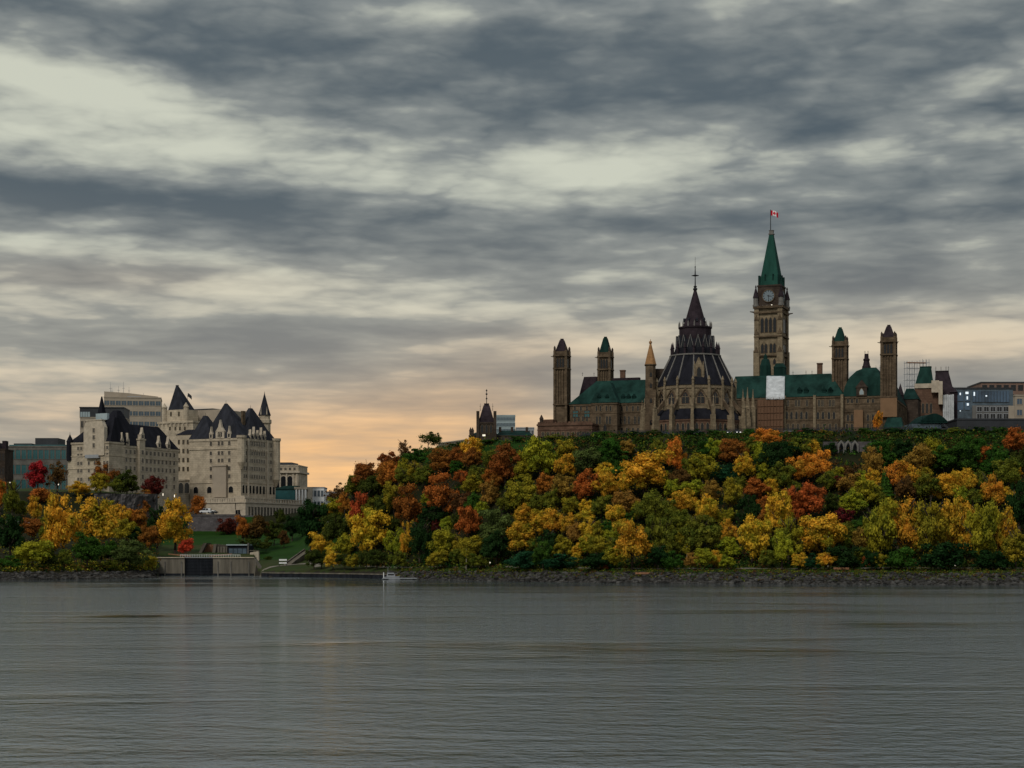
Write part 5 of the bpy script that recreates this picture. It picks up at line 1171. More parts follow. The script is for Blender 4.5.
LAMPS = [(10, 482.5, 768, 'park terrace lamp under the red-orange tree at the far east end'), (34, 483.5, 768, 'park terrace lamp in front of the crimson maple'), (58.5, 484.5, 768, 'park terrace lamp below the brownish tree left of the hotel'), (75, 486, 770, 'park terrace lamp in front of the hotel end pavilion'),
         (116.5, 487.5, 774, 'park terrace lamp right of the rust-red tree'), (132.5, 489, 778, 'park terrace lamp in front of the dark olive tree'), (163, 494.5, 790, 'park terrace lamp below the orange-brown tree'), (174.5, 496, 800, 'park terrace lamp nearest the arcade of the hotel'),
         (34.5, 510.5, 712, 'lamp on the slope road among the yellow leaves'), (115.5, 555.5, 640, 'waterside lamp among the grey-green bushes east of the lock'),
         (439.5, 561.5, 600, 'waterside lamp under the olive trees beyond the moored boat'), (490, 562.5, 566, 'waterside lamp under the dark green tree near the white birch trunk'), (851, 564, 512, 'waterside lamp under dark bushes below the white three-arched lookout'), (955, 565, 506, 'waterside lamp under the long row of golden trees'),
         (600.5, 432.5, 612, 'cliff-top lamp below the projecting stone pavilion'), (861.5, 432, 612, 'cliff-top lamp beside the tan works panel'), (478.5, 442, 640, 'hilltop lamp below the turreted block, nearer the open lawn'), (490.5, 441.5, 640, 'hilltop lamp below the turreted block, nearer the yellow-green tree')]
for px, py, Y, lb in LAMPS:
    o = LP if first else copy_tree(LP); first = False
    p = P(px, py, Y); gz = Hp(px, Y); h = max(3.0, min(8, p.z-gz)); o.location = (p.x, p.y, p.z-4.55*h/4.55); o.scale = (1, 1, h/4.55); tag(o, lb, 'street lamp', 'lamps around the water and the hill')
def railing_low():
    t = empty('park_railing', (0, 0, 0)); tag(t, 'pale stone parapet along the open hilltop lawn left of the turreted block', 'parapet')
    Y = 690; b = MB(); x0, x1 = (438-CX)/F*Y, (466-CX)/F*Y; z = CH+(HY-444)/F*Y; b.hexa([(x0, Y, z-3), (x1, Y, z-3), (x1, Y+.7, z-3), (x0, Y+.7, z-3)], [(x0, Y, z+.2), (x1, Y, z+1.6), (x1, Y+.7, z+1.6), (x0, Y+.7, z+.2)]); part('wall', 'concrete', t, b)
    b = MB(); b.hexa([(x0, Y-.15, z+.2), (x1, Y-.15, z+1.6), (x1, Y+.85, z+1.6), (x0, Y+.85, z+.2)], [(x0, Y-.15, z+.5), (x1, Y-.15, z+1.9), (x1, Y+.85, z+1.9), (x0, Y+.85, z+.5)]); part('coping', 'limestone_trim', t, b)
railing_low()
# ------------------------------------------------------------------ trees
PAL = {  # leaf colour pairs: (main, second), linear
 'golden': ((.75, .39, .006), (.28, .25, .010)), 'yellow': ((.76, .44, .010), (.36, .30, .013)), 'orange-yellow': ((.66, .30, .006), (.27, .22, .010)),
 'yellow-green': ((.36, .35, .012), (.12, .17, .012)), 'olive-yellow': ((.36, .28, .010), (.13, .145, .012)), 'olive': ((.18, .18, .015), (.06, .095, .012)),
 'dark olive': ((.065, .08, .012), (.03, .048, .010)), 'green': ((.048, .115, .012), (.022, .06, .010)), 'dark green': ((.020, .050, .012), (.010, .028, .009)),
 'teal-green': ((.018, .075, .030), (.012, .042, .018)), 'grey-green': ((.10, .135, .03), (.05, .075, .02)), 'orange': ((.70, .225, .007), (.34, .19, .010)),
 'bright orange': ((.84, .29, .010), (.5, .18, .012)), 'rust': ((.32, .095, .012), (.16, .062, .011)), 'orange-rust': ((.48, .145, .010), (.22, .09, .011)), 'red-orange': ((.48, .105, .011), (.24, .07, .011)),
 'crimson': ((.40, .014, .02), (.18, .010, .014)), 'dark red': ((.15, .022, .016), (.06, .016, .012)), 'brown': ((.15, .07, .018), (.065, .04, .013)), 'tan': ((.36, .19, .025), (.18, .11, .018)), 'scarlet': ((.62, .085, .012), (.36, .05, .012))}
def leaf_mat(name):
    a, c = PAL[name]
    m = bpy.data.materials.new('leaves_'+name.replace(' ', '_')); m.use_nodes = True; nt = m.node_tree; nt.nodes.clear()
    out = nt.nodes.new('ShaderNodeOutputMaterial'); d = nt.nodes.new('ShaderNodeBsdfDiffuse'); tr = nt.nodes.new('ShaderNodeBsdfTranslucent'); mxs = nt.nodes.new('ShaderNodeMixShader'); mxs.inputs[0].default_value = .28
    geo = nt.nodes.new('ShaderNodeNewGeometry'); oi = nt.nodes.new('ShaderNodeObjectInfo'); tc = nt.nodes.new('ShaderNodeTexCoord')
    nz = nt.nodes.new('ShaderNodeTexNoise'); nz.inputs['Scale'].default_value = 2.6; nz.inputs['Detail'].default_value = 3
    ad = nt.nodes.new('ShaderNodeVectorMath'); ad.operation = 'ADD'; cb = nt.nodes.new('ShaderNodeCombineXYZ'); ml = nt.nodes.new('ShaderNodeMath'); ml.operation = 'MULTIPLY'; ml.inputs[1].default_value = 37
    nt.links.new(oi.outputs['Random'], ml.inputs[0]); nt.links.new(ml.outputs[0], cb.inputs[0]); nt.links.new(tc.outputs['Object'], ad.inputs[0]); nt.links.new(cb.outputs[0], ad.inputs[1]); nt.links.new(ad.outputs[0], nz.inputs[0])
    s = nt.nodes.new('ShaderNodeMath'); s.operation = 'MULTIPLY_ADD'; s.inputs[1].default_value = 3.0; s.inputs[2].default_value = -1.15; nt.links.new(nz.outputs['Fac'], s.inputs[0])
    s2 = nt.nodes.new('ShaderNodeMath'); s2.operation = 'MULTIPLY_ADD'; s2.inputs[1].default_value = .55; s2.use_clamp = True; nt.links.new(geo.outputs['Random Per Island'], s2.inputs[0]); nt.links.new(s.outputs[0], s2.inputs[2])
    mx = nt.nodes.new('ShaderNodeMix'); mx.data_type = 'RGBA'; mx.inputs[6].default_value = ncol(c); mx.inputs[7].default_value = ncol(a); nt.links.new(s2.outputs[0], mx.inputs[0])
    hs = nt.nodes.new('ShaderNodeHueSaturation'); nt.links.new(mx.outputs[2], hs.inputs['Color']); hs.inputs['Saturation'].default_value = .96
    v = nt.nodes.new('ShaderNodeMapRange'); v.inputs[3].default_value = .72; v.inputs[4].default_value = 1.3; nt.links.new(geo.outputs['Random Per Island'], v.inputs[0]); nt.links.new(v.outputs[0], hs.inputs['Value'])
    h = nt.nodes.new('ShaderNodeMapRange'); h.inputs[3].default_value = .488; h.inputs[4].default_value = .512; nt.links.new(oi.outputs['Random'], h.inputs[0]); nt.links.new(h.outputs[0], hs.inputs['Hue'])
    nt.links.new(hs.outputs[0], d.inputs[0]); nt.links.new(hs.outputs[0], tr.inputs[0]); nt.links.new(d.outputs[0], mxs.inputs[1]); nt.links.new(tr.outputs[0], mxs.inputs[2]); nt.links.new(mxs.outputs[0], out.inputs[0])
    MATS['leaf '+name] = m
for k in PAL: leaf_mat(k)
def leafquad(v, f, p, n, s, rr):
    a = n.orthogonal().normalized(); a.rotate(Matrix.Rotation(rr.random()*6.28, 3, n)); b = n.cross(a); o = len(v); k = s*(.7+.6*rr.random())
    v += [p+a*k, p+b*k*.75, p-a*k, p-b*k*.75]; f.append((o, o+1, o+2, o+3))
def crown_mesh(kind, seed, leaves):
    rr = random.Random(seed); v = []; f = []
    def rnd():
        while 1:
            p = Vector((rr.uniform(-1, 1), rr.uniform(-1, 1), rr.uniform(-1, 1)))
            if .05 < p.length < 1: return p
    lobes = []
    if kind == 'conifer':
        for i in range(leaves):
            z = rr.random()**1.5; tier = (z*9) % 1; r = .5*(1-z)*(.72+.4*(1-tier))*(rr.random()**.35); a = rr.random()*6.28
            leafquad(v, f, Vector((r*math.cos(a), r*math.sin(a), z)), (Vector((math.cos(a), math.sin(a), .5))+rnd()*.7).normalized(), .035, rr)
    else:
        n = {'round': 44, 'wide': 54, 'tall': 44, 'bush': 26, 'thin': 30}[kind]; lop = Vector((rr.uniform(-.05, .05), rr.uniform(-.05, .05), 0))
        for i in range(n):
            d = rnd().normalized(); q = rr.uniform(.5, 1.0) if i > 6 else rr.uniform(0, .45)
            top = 1.0 if d.z > 0 else .78
            c = Vector((d.x*.40*q, d.y*.40*q, .5+d.z*.42*q*top)) if kind != 'wide' else Vector((d.x*.42*q, d.y*.42*q, .52+d.z*.38*q))
            r = rr.uniform(.05, .135) if i > 6 else .15; c += lop*(c.z*2-1)
            if kind == 'bush': c.z = abs(c.z-.35)+.1
            lobes.append((c, r))
        per = leaves//n
        for c, r in lobes:
            sq = Vector((rr.uniform(.85, 1.2), rr.uniform(.85, 1.2), rr.uniform(.7, .95)))
            for i in range(per):
                d = rnd().normalized()
                if d.z < -.5 and rr.random() < .6: d.z = -d.z
                rad = r*(1.0+.18*noise.noise(d*2.3+c*9))*(rr.uniform(.55, 1.12))
                p = c+Vector((d.x*sq.x, d.y*sq.y, d.z*sq.z))*rad
                if kind == 'thin' and rr.random() < .55: continue
                leafquad(v, f, p, (d+rnd()*.75).normalized(), .0175+.012*rr.random(), rr)
        for i in range(leaves//7):                     # stray sprays that break the outline
            c, r = rr.choice(lobes); d = rnd().normalized(); p = c+d*r*rr.uniform(1.0, 1.55); leafquad(v, f, p, rnd().normalized(), .018, rr)
    me = bpy.data.meshes.new('crown_'+kind); me.from_pydata([tuple(x) for x in v], [], f); me.materials.append(None)
    mn = min(x.z for x in v); mxz = max(x.z for x in v); xs = max(abs(x.x) for x in v); ys = max(abs(x.y) for x in v)
    for q in me.vertices: q.co = ((q.co.x/xs*.5), q.co.y/ys*.5, (q.co.z-mn)/(mxz-mn))
    me.update(); return me
def trunk_mesh(seed, kind='tree'):
    rr = random.Random(seed); b = MB()
    path = [Vector((0, 0, -.08))]; z = -.08
    for k in range(6): z += .14; path.append(Vector((rr.uniform(-.015, .015)*k, rr.uniform(-.015, .015)*k, z)))
    for i, (p, q) in enumerate(zip(path, path[1:])): b.tube(p, q, .028*(1-i*.13), .028*(1-(i+1)*.13), 7)
    for k in range(9 if kind == 'tree' else 16):
        i = rr.randint(2, 5); p = path[i].lerp(path[i+1], rr.random()) if i < 6 else path[6]; a = rr.random()*6.28; l = rr.uniform(.16, .34)
        q = p+Vector((math.cos(a)*l*.62, math.sin(a)*l*.62, l*.75)); b.tube(p, q, .012, .006, 5)
        for j in range(3 if kind == 'tree' else 6):
            a2 = a+rr.uniform(-1, 1); m = p.lerp(q, rr.uniform(.4, 1)); l2 = l*rr.uniform(.35, .6); b.tube(m, m+Vector((math.cos(a2)*l2*.6, math.sin(a2)*l2*.6, l2*.7)), .005, .0022, 4)
    return b.mesh('trunk', 'bark', True)
NL = 6800
CROWNS = {'round': [crown_mesh('round', 100+i, NL) for i in range(8)], 'wide': [crown_mesh('wide', 200+i, NL+1500) for i in range(4)], 'tall': [crown_mesh('tall', 300+i, NL) for i in range(5)],
          'bush': [crown_mesh('bush', 400+i, 3600) for i in range(3)], 'conifer': [crown_mesh('conifer', 500+i, 3800) for i in range(2)], 'thin': [crown_mesh('thin', 600+i, 4200) for i in range(2)]}
TRUNKS = [trunk_mesh(i) for i in range(4)]; BARE = [trunk_mesh(50+i, 'bare') for i in range(2)]
LEAFED = {}
def leafed(me, colour):
    k = (me.name, colour)
    if k not in LEAFED: c = me.copy(); c.materials.clear(); c.materials.append(MATS['leaf '+colour]); LEAFED[k] = c
    return LEAFED[k]
TREES = []
def tree(cx, top, w, h, col, kind='round', Y=None, tr=.13, wide=1.0):
    if Y is None:
        w *= 1.15; top -= h*.05
        h *= 1.25 if top+h < 545 else 1.08
    base = top+h
    if Y is None: Y = hit(cx, min(base, 570))
    g = ground(cx, Y); s = Y/F
    zt = CH+(HY-top)*s; tot = max(zt-g.z, h*s*.6)
    if kind == 'round' and w/h > 1.25: kind = 'wide'
    if kind == 'round' and h/w > 1.5: kind = 'tall'
    TREES.append((cx, top, w, h, col, kind, Y, g, tot, w*s, tr))
T = tree
def main_hill():
    for a in [
 (311,499,34,54,'dark green'),(389,451,24,22,'rust'),(366,461,24,24,'rust'),(353,474,20,22,'olive'),(341,483,18,18,'brown','thin'),(331,489,14,14,'brown','thin'),(345,491,16,22,'orange-rust'),(392,459,30,28,'orange-rust'),(371,474,22,26,'dark olive'),
 (394,480,24,32,'olive-yellow'),(360,491,20,36,'red-orange'),(409,483,28,44,'rust'),(372,507,42,52,'golden'),(352,507,12,20,'orange-yellow'),(320,532,22,26,'yellow'),(346,533,22,28,'olive-yellow'),(338,512,26,30,'dark olive'),(395,526,26,36,'yellow-green'),(420,520,26,46,'dark green'),(407,520,16,42,'orange-yellow'),
 (331,506,10,14,'orange'),(415,448,28,14,'green','bush'),(378,478,14,14,'olive-yellow'),(330,520,16,20,'olive'),(361,462,12,14,'orange-rust'),(404,466,18,20,'olive'),
 (443,447,28,26,'rust'),(472,447,20,20,'rust'),(505,442,34,38,'rust'),(540,436,36,40,'yellow-green'),(425,463,24,22,'olive'),(443,472,30,42,'red-orange'),(463,469,18,16,'orange-rust'),(494,466,24,22,'orange-rust'),(473,474,24,20,'olive-yellow'),(488,479,20,26,'tan'),(522,476,30,34,'olive-yellow'),(545,472,20,24,'orange-rust'),
 (463,491,26,24,'brown'),(432,502,30,26,'dark green'),(468,505,26,30,'orange-rust'),(497,508,40,36,'grey-green'),(482,501,14,16,'yellow-green'),(524,503,20,24,'orange-yellow'),(544,507,26,28,'orange-yellow'),(519,520,26,38,'orange-yellow'),(446,526,32,38,'olive-yellow'),(475,535,30,28,'olive-yellow'),(496,530,28,36,'dark green'),(436,519,12,14,'dark red'),(432,512,12,16,'yellow-green'),
 (524,549,36,26,'teal-green','bush'),(543,540,20,32,'green'),(508,489,22,24,'olive'),(457,508,12,22,'dark olive'),(428,540,14,26,'dark green'),(458,548,18,18,'olive'),
 (566,453,20,24,'orange-yellow'),(589,447,32,26,'grey-green'),(617,440,46,14,'green','bush'),(613,450,30,18,'green','bush'),(570,445,22,9,'orange-yellow','bush'),(644,447,50,44,'golden'),(564,474,26,26,'tan'),(587,469,26,32,'orange-rust'),(606,471,26,26,'orange-yellow'),(553,508,26,26,'orange-yellow'),(586,508,20,16,'yellow'),(617,503,22,26,'golden'),(576,522,20,26,'tan'),(592,521,12,14,'dark red'),(600,533,26,28,'olive-yellow'),(632,519,38,50,'orange-yellow'),
 (653,489,30,36,'olive'),(627,489,24,26,'tan'),(655,514,32,52,'olive'),(563,534,22,28,'olive-yellow'),(550,528,26,36,'dark green'),(560,553,38,20,'teal-green','bush'),(578,552,12,12,'yellow'),(598,549,36,22,'dark green','bush'),(606,560,13,9,'orange-rust','bush'),(658,545,22,28,'dark green'),(570,496,20,20,'olive-yellow'),(601,494,20,22,'olive'),(638,500,16,20,'olive-yellow'),(551,488,20,24,'olive'),
 (678,435,20,36,'orange'),(703,452,30,30,'olive-yellow'),(733,437,26,26,'rust'),(745,451,22,28,'orange-yellow'),(767,428,28,20,'orange'),(773,440,34,36,'dark green'),(725,463,24,20,'teal-green'),(705,439,28,16,'green','bush'),(765,457,20,24,'yellow-green'),(757,477,26,22,'red-orange'),(731,476,24,30,'olive-yellow'),(710,479,22,22,'tan'),(695,479,28,20,'yellow-green'),(684,488,28,26,'orange-yellow'),(707,492,24,32,'golden'),(749,493,28,30,'dark green'),(764,508,18,24,'orange-rust'),(781,488,28,46,'golden'),
 (752,515,36,50,'golden'),(702,514,38,44,'olive'),(726,517,22,28,'orange-yellow'),(728,536,26,26,'yellow-green'),(674,550,22,24,'green','bush'),(692,552,16,18,'tan'),(667,516,22,28,'olive'),(782,530,24,38,'yellow-green'),(664,446,18,20,'dark olive'),(720,508,12,16,'olive-yellow'),(679,468,22,22,'brown'),(672,478,16,20,'yellow-green'),
 (803,453,28,28,'orange'),(820,449,24,28,'bright orange'),(792,437,36,20,'dark green','bush'),(782,461,26,28,'olive'),(809,481,32,36,'red-orange'),(838,475,14,13,'dark red'),(829,441,18,12,'dark green','bush'),(848,464,22,12,'brown','bush'),(850,473,26,20,'tan'),(873,445,20,28,'tan'),(895,459,24,30,'orange'),(886,465,16,28,'green','conifer'),(866,479,28,24,'olive-yellow'),(852,489,28,26,'yellow-green'),(842,507,20,20,'dark red'),(797,507,14,16,'red-orange'),(822,513,52,48,'golden'),(789,516,26,48,'olive-yellow'),(811,552,20,20,'teal-green','bush'),(843,544,38,28,'dark green','bush'),(865,555,9,12,'red-orange','bush'),(862,527,24,28,'tan'),
 (880,440,32,14,'green','bush'),(567,438,20,24,'olive-yellow'),(610,437,22,26,'green'),(660,436,20,26,'olive'),(716,437,20,24,'yellow-green'),(800,436,22,24,'olive'),(903,437,22,24,'dark green'),(934,436,22,26,'olive-yellow'),(975,435,24,26,'green'),(812,439,16,18,'orange-yellow'),(751,437,16,18,'olive'),(628,439,16,18,'tan'),(907,445,28,20,'dark green'),(832,492,16,22,'dark olive'),(826,470,18,20,'olive'),
 (921,443,30,28,'tan'),(944,445,30,26,'green'),(964,440,32,32,'green'),(985,444,22,20,'orange-rust'),(1015,426,26,26,'orange-rust'),(1008,456,26,30,'olive'),(946,470,28,30,'golden'),(968,467,22,24,'yellow'),(992,473,22,32,'orange'),(925,474,30,26,'olive'),(905,474,20,26,'brown'),(990,458,22,18,'green'),(1022,448,18,24,'dark olive'),(973,488,18,18,'olive'),
 (880,497,36,66,'olive-yellow'),(906,495,34,68,'orange-yellow'),(931,498,34,66,'olive-yellow'),(956,496,34,66,'orange-yellow'),(981,500,32,66,'olive-yellow'),(1001,504,26,60,'orange-yellow'),(1016,529,28,40,'olive-yellow'),(1019,480,24,48,'dark green'),(1017,465,12,12,'orange-yellow'),(945,540,48,32,'dark green','bush'),(900,545,34,26,'green','bush'),(985,548,34,24,'dark green','bush'),(872,548,22,24,'dark green','bush')]: T(*a)
    T(428, 431, 26, 17, 'dark olive', 'thin', Y=668); T(405, 439, 16, 12, 'brown', 'thin', Y=664); T(437, 432, 12, 16, 'dark olive', 'thin', Y=674)
    for k, (x, y, w, h, c) in enumerate(((556, 441, 24, 10, 'olive'), (602, 437, 26, 12, 'green'), (634, 438, 24, 11, 'dark green'), (655, 437, 22, 13, 'dark olive'), (690, 437, 26, 12, 'dark green'), (716, 438, 22, 11, 'green'), (748, 438, 18, 12, 'green'), (806, 438, 26, 12, 'dark green'), (823, 435, 20, 8, 'olive-yellow'), (866, 436, 24, 11, 'green'), (893, 436, 26, 12, 'dark green'), (918, 435, 26, 11, 'green'), (936, 434, 22, 10, 'dark green'), (955, 434, 26, 11, 'olive'), (978, 434, 26, 12, 'dark green'), (1000, 434, 24, 12, 'green'), (520, 440, 24, 9, 'green'), (490, 444, 26, 8, 'green'), (460, 445, 26, 8, 'green'))): T(x, y, w, h, c, 'bush', Y=profile(x)[6][0]-3)
    T(877, 409, 11, 23, 'orange', 'round', Y=606); T(767, 430, 10, 8, 'orange', 'bush', Y=604)
def left_bank():
    for a in [
 (38,460,24,28,'crimson'),(18,467,22,18,'crimson'),(4,456,22,24,'red-orange'),(57,461,22,28,'brown','thin'),(42,487,26,13,'red-orange','bush'),(12,480,16,34,'olive'),(34,495,14,24,'orange-yellow'),(0,474,14,34,'orange'),(63,492,38,64,'golden'),(95,496,42,56,'golden'),(32,517,24,20,'rust'),(10,514,30,44,'dark green'),(33,539,34,38,'yellow-green'),(10,555,26,22,'green','bush'),(49,532,22,24,'orange-yellow'),(87,532,34,42,'green'),(64,549,18,28,'olive'),
 (79,481,22,16,'orange-yellow'),(85,469,7,16,'dark green','conifer'),(90.5,467,7,18,'dark green','conifer'),(105,460,26,26,'rust'),(100,472,20,20,'olive-yellow'),(127,469,24,26,'dark olive'),(152,475,22,22,'dark red'),(146,469,9,20,'brown','thin'),(171,464,26,32,'orange'),(163,483,12,14,'crimson','bush'),(146,489,24,13,'orange-rust','bush'),(175,496,36,48,'golden'),(137,507,22,24,'orange-rust'),(119,503,22,24,'orange-yellow'),(107,499,16,20,'olive-yellow'),(143,498,14,16,'rust'),(127,518,26,22,'olive-yellow'),(157,504,20,46,'dark green'),(150,525,20,26,'rust'),(130,539,40,36,'grey-green'),(111,559,20,17,'olive','bush'),(20,500,14,16,'olive'),(115,478,12,14,'olive'),(60,505,10,20,'olive')]: T(*a)
    T(186, 537, 16, 21, 'scarlet', 'round', Y=690); T(196, 493, 22, 15, 'orange-rust', 'bush', Y=812)
    T(256, 513, 38, 30, 'brown', 'round', Y=745); T(243, 513, 18, 20, 'orange-rust', 'round', Y=742); T(250, 537, 28, 20, 'dark olive', 'bush', Y=722); T(228, 516, 24, 16, 'dark red', 'bush', Y=796); T(266, 540, 14, 22, 'dark olive', 'round', Y=730)
    T(274, 519, 24, 28, 'dark olive', 'round', Y=765); T(292, 513, 20, 26, 'dark green', 'round', Y=775); T(284, 529, 14, 14, 'brown', 'round', Y=752)
    T(281, 507, 14, 12, 'dark olive', 'bush', Y=830); T(268, 555, 10, 8, 'dark olive', 'bush', Y=700)
main_hill(); left_bank()
# ---- younger trees that close the gaps of the wood
def fill():
    rr = random.Random(77); G = 4
    def covered(px, py): 
        for a in TREES:
            if abs(px-a[0]) < a[2]*.5*.72 and a[1]+a[3]*.06 < py < a[1]+a[3]*.92: return True
        return False
    cand = []
    for py in range(446, 566, G):
        for px in range(-2, 1026, G):
            if 150 < px < 312 : continue
            pr = profile(px)
            Y = hit(px, py)
            if px > 300 and not (pr[3][0]-2 < Y < pr[6][0]-4): continue
            if px <= 150 and not (pr[2][0]+6 < Y < pr[4][0]+2): continue
            cand.append((px, py))
    rr.shuffle(cand); n = 0
    for px, py in cand:
        if len(TREES) >= 352: break
        if covered(px, py) or (825 < px < 872 and py < 474): continue
        near = sorted([a for a in TREES if a[4] != 'scarlet'], key=lambda a: (a[0]-px)**2+(a[1]+a[3]*.5-py)**2)[:4]
        col = rr.choice([a[4] for a in near]+(['olive', 'olive-yellow', 'yellow-green', 'golden', 'green'] if px > 470 else ['olive', 'dark olive', 'olive-yellow']))
        w = rr.uniform(14, 21); h = w*rr.uniform(.95, 1.35); T(px+rr.uniform(-2, 2), py-h*.45, w, h, col); n += 1
fill()
# ---- labels
WORDS = {'golden': 'golden yellow', 'yellow': 'bright yellow', 'tan': 'tan and brown', 'brown': 'dull brown', 'scarlet': 'bright orange-red'}
SHAPE = {'round': 'tree', 'wide': 'broad tree', 'tall': 'tall tree', 'bush': 'bushy shrub', 'conifer': 'pointed conifer', 'thin': 'sparse tree', 'bare': 'bare tree'}
MARK = [(330, 'on the canal end of the hill'), (358, 'on the hill shoulder nearest the hotel'), (385, 'on the falling shoulder of the hill'), (420, 'under the bare hilltop trees'), (450, 'under the open hilltop lawn'), (480, 'left below the turreted block'), (510, 'below the turreted block'), (536, 'below the low pale offices'), (572, 'below the first purple-capped tower'), (596, 'below the pale terrace wall'), (622, 'below the stone pavilion'),
        (645, 'below the orange-tipped stair turret'), (672, 'below the library east piers'), (700, 'below the library centre'), (725, 'below the library west windows'), (750, 'below the detached library pinnacles'), (785, 'below the clock tower'), (812, 'below the red chimney'), (835, 'below the far green-capped tower'), (860, 'below the white arches'), (885, 'below the curved green roof'), (905, 'below the last purple-capped tower'), (930, 'below the glass pavilion'), (955, 'below the white sheeting'), (985, 'below the blue glass office'), (1100, 'at the far west end')]
LMARK = [(25, 'at the far east end'), (50, 'below the teal block'), (75, 'left of the hotel'), (100, 'below the hotel end pavilion'), (125, 'below the hotel park wing'), (160, 'below the hotel stone bay'), (200, 'above the lock entrance'), (300, 'by the lock shed')]
def where(a):
    cx, top, w, h, col, kind, Y, g, tot, ww, tr = a
    z = g.z; hgt = 'by the water' if z < 7 else 'low on the slope' if z < 18 else 'midway up' if z < 32 else 'high on the slope' if z < 45 else 'at the top edge'
    m = next(t for p, t in (LMARK if cx < 300 else MARK) if cx < p)
    return hgt, m
def labels():
    base = []
    for a in TREES:
        hgt, m = where(a); base.append('%s %s %s, %s' % (WORDS.get(a[4], a[4]), SHAPE[a[5]], hgt, m))
    groups = {}
    for i, l in enumerate(base): groups.setdefault(l, []).append(i)
    for l, ids in groups.items():
        if len(ids) == 1: continue
        ids.sort(key=lambda i: TREES[i][0]); n = len(ids)
        for k, i in enumerate(ids):
            if n == 2:
                A, B = TREES[ids[0]], TREES[ids[1]]
                if abs(A[1]-B[1]) > abs(A[0]-B[0]): word = ('upper' if TREES[i][1] == min(A[1], B[1]) else 'lower')+' of two'
                else: word = ('left' if k == 0 else 'right')+' of two'
            else: word = ('left', 'middle', 'right')[k]+' of three' if n == 3 else ('first', 'second', 'third', 'fourth', 'fifth', 'sixth')[k]+' from left of %d' % n
            base[i] = base[i]+', '+word
    return base
def grow():
    names = {'bush': 'shrub', 'conifer': 'conifer_tree', 'bare': 'bare_tree'}
    for i, (a, lb) in enumerate(zip(TREES, labels())):
        cx, top, w, h, col, kind, Y, g, tot, ww, tr = a; rr = random.Random(i*7+1)
        t = empty(names.get(kind, 'tree'), g, rr.random()*6.28); tag(t, lb, 'shrub' if kind == 'bush' else 'tree', 'trees by the hotel and the lock' if cx < 300 else 'trees on the wooded hill')
        if kind == 'bare': inst('trunk', BARE[i % 2], t, (0, 0, 0), 0, (ww*1.15, ww*1.15, tot*1.25)); inst('crown', leafed(CROWNS['thin'][0], col), t, (0, 0, tot*.3), 0, (ww*.8, ww*.8, tot*.65)) if 0 else None; continue
        me = CROWNS[kind][rr.randrange(len(CROWNS[kind]))]; low = {'bush': 0.0, 'conifer': .04, 'tall': .1, 'round': .13, 'wide': .15, 'thin': .2}[kind]
        if not (kind == 'bush' and tot < 5): inst('trunk', TRUNKS[i % 4], t, (0, 0, 0), 0, (tot*(1 if kind != 'bush' else .8), tot, tot*.95))
        k = 1.08; inst('crown', leafed(me, col), t, (0, 0, tot*low-(.3 if kind == 'bush' else 0)), 0, (ww*k, ww*k*rr.uniform(.9, 1.05), tot*(1-low))).rotation_euler = (rr.uniform(-.09, .09), rr.uniform(-.09, .09), rr.random()*6)
grow()
# a few pale straight stems with pale bark at the water's edge
for px, Y, h, lb in ((466, 567, 7, 'pale birch stem standing by the water below the turreted block'), (686.5, 527, 6, 'thin pale stem by the water below the library'), (828, 516, 9, 'pale trunk under the broad golden tree by the water')):
    g = ground(px, Y); b = MB(); b.tube((0, 0, -.3), (.15, 0, h*.6), .16, .12); b.tube((.15, 0, h*.6), (.1, .1, h), .12, .05); t = empty('young_birch', g); tag(t, lb, 'tree', 'pale stems by the water'); part('trunk', 'pale_bark', t, b)
    inst('crown', leafed(CROWNS['thin'][1], 'olive-yellow'), t, (0, 0, h*.55), 0, (h*.5, h*.5, h*.6))

# ---- undergrowth on the slope, bank weeds, boulders: masses nobody could count
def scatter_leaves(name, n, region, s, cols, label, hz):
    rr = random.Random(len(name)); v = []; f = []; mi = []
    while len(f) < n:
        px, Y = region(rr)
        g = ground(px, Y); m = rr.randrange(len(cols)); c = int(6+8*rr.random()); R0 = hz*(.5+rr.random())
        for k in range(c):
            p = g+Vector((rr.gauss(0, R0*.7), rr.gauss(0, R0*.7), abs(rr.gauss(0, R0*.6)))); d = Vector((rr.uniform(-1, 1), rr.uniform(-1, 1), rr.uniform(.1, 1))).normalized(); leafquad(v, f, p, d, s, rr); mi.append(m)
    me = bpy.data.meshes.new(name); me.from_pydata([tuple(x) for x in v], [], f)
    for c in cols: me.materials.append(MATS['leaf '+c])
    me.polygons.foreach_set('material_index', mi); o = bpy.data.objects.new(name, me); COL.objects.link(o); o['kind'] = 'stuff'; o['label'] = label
def slope(rr):
    while 1:
        px = rr.uniform(318, 1040); pr = profile(px); Y = rr.uniform(pr[3][0]-5, pr[6][0]-2); Y = rr.uniform(pr[3][0]-9, pr[3][0]+10) if rr.random() < .25 else Y; return px, Y
def lslope(rr): px = rr.uniform(-10, 156); pr = profile(px); return px, rr.uniform(pr[2][0]+1, pr[4][0]+4) if rr.random() < .5 else rr.uniform(pr[2][0]-1, pr[2][0]+16)
def bank(rr): px = rr.uniform(395, 1040); pr = profile(px); return px, pr[2][0]+(rr.uniform(-6, 2) if rr.random() < .5 else rr.uniform(-2, 12))
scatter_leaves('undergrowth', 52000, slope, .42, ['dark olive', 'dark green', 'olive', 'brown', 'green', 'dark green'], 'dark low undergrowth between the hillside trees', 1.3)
scatter_leaves('bank_undergrowth', 16000, lslope, .33, ['dark olive', 'dark green', 'olive', 'brown', 'olive-yellow'], 'dark undergrowth on the bank below the hotel', 1.3)
def edge(rr): px = rr.uniform(542, 1040); px += 40*(836 < px < 861); pr = profile(px); return px, pr[6][0]-rr.uniform(2.5, 17)
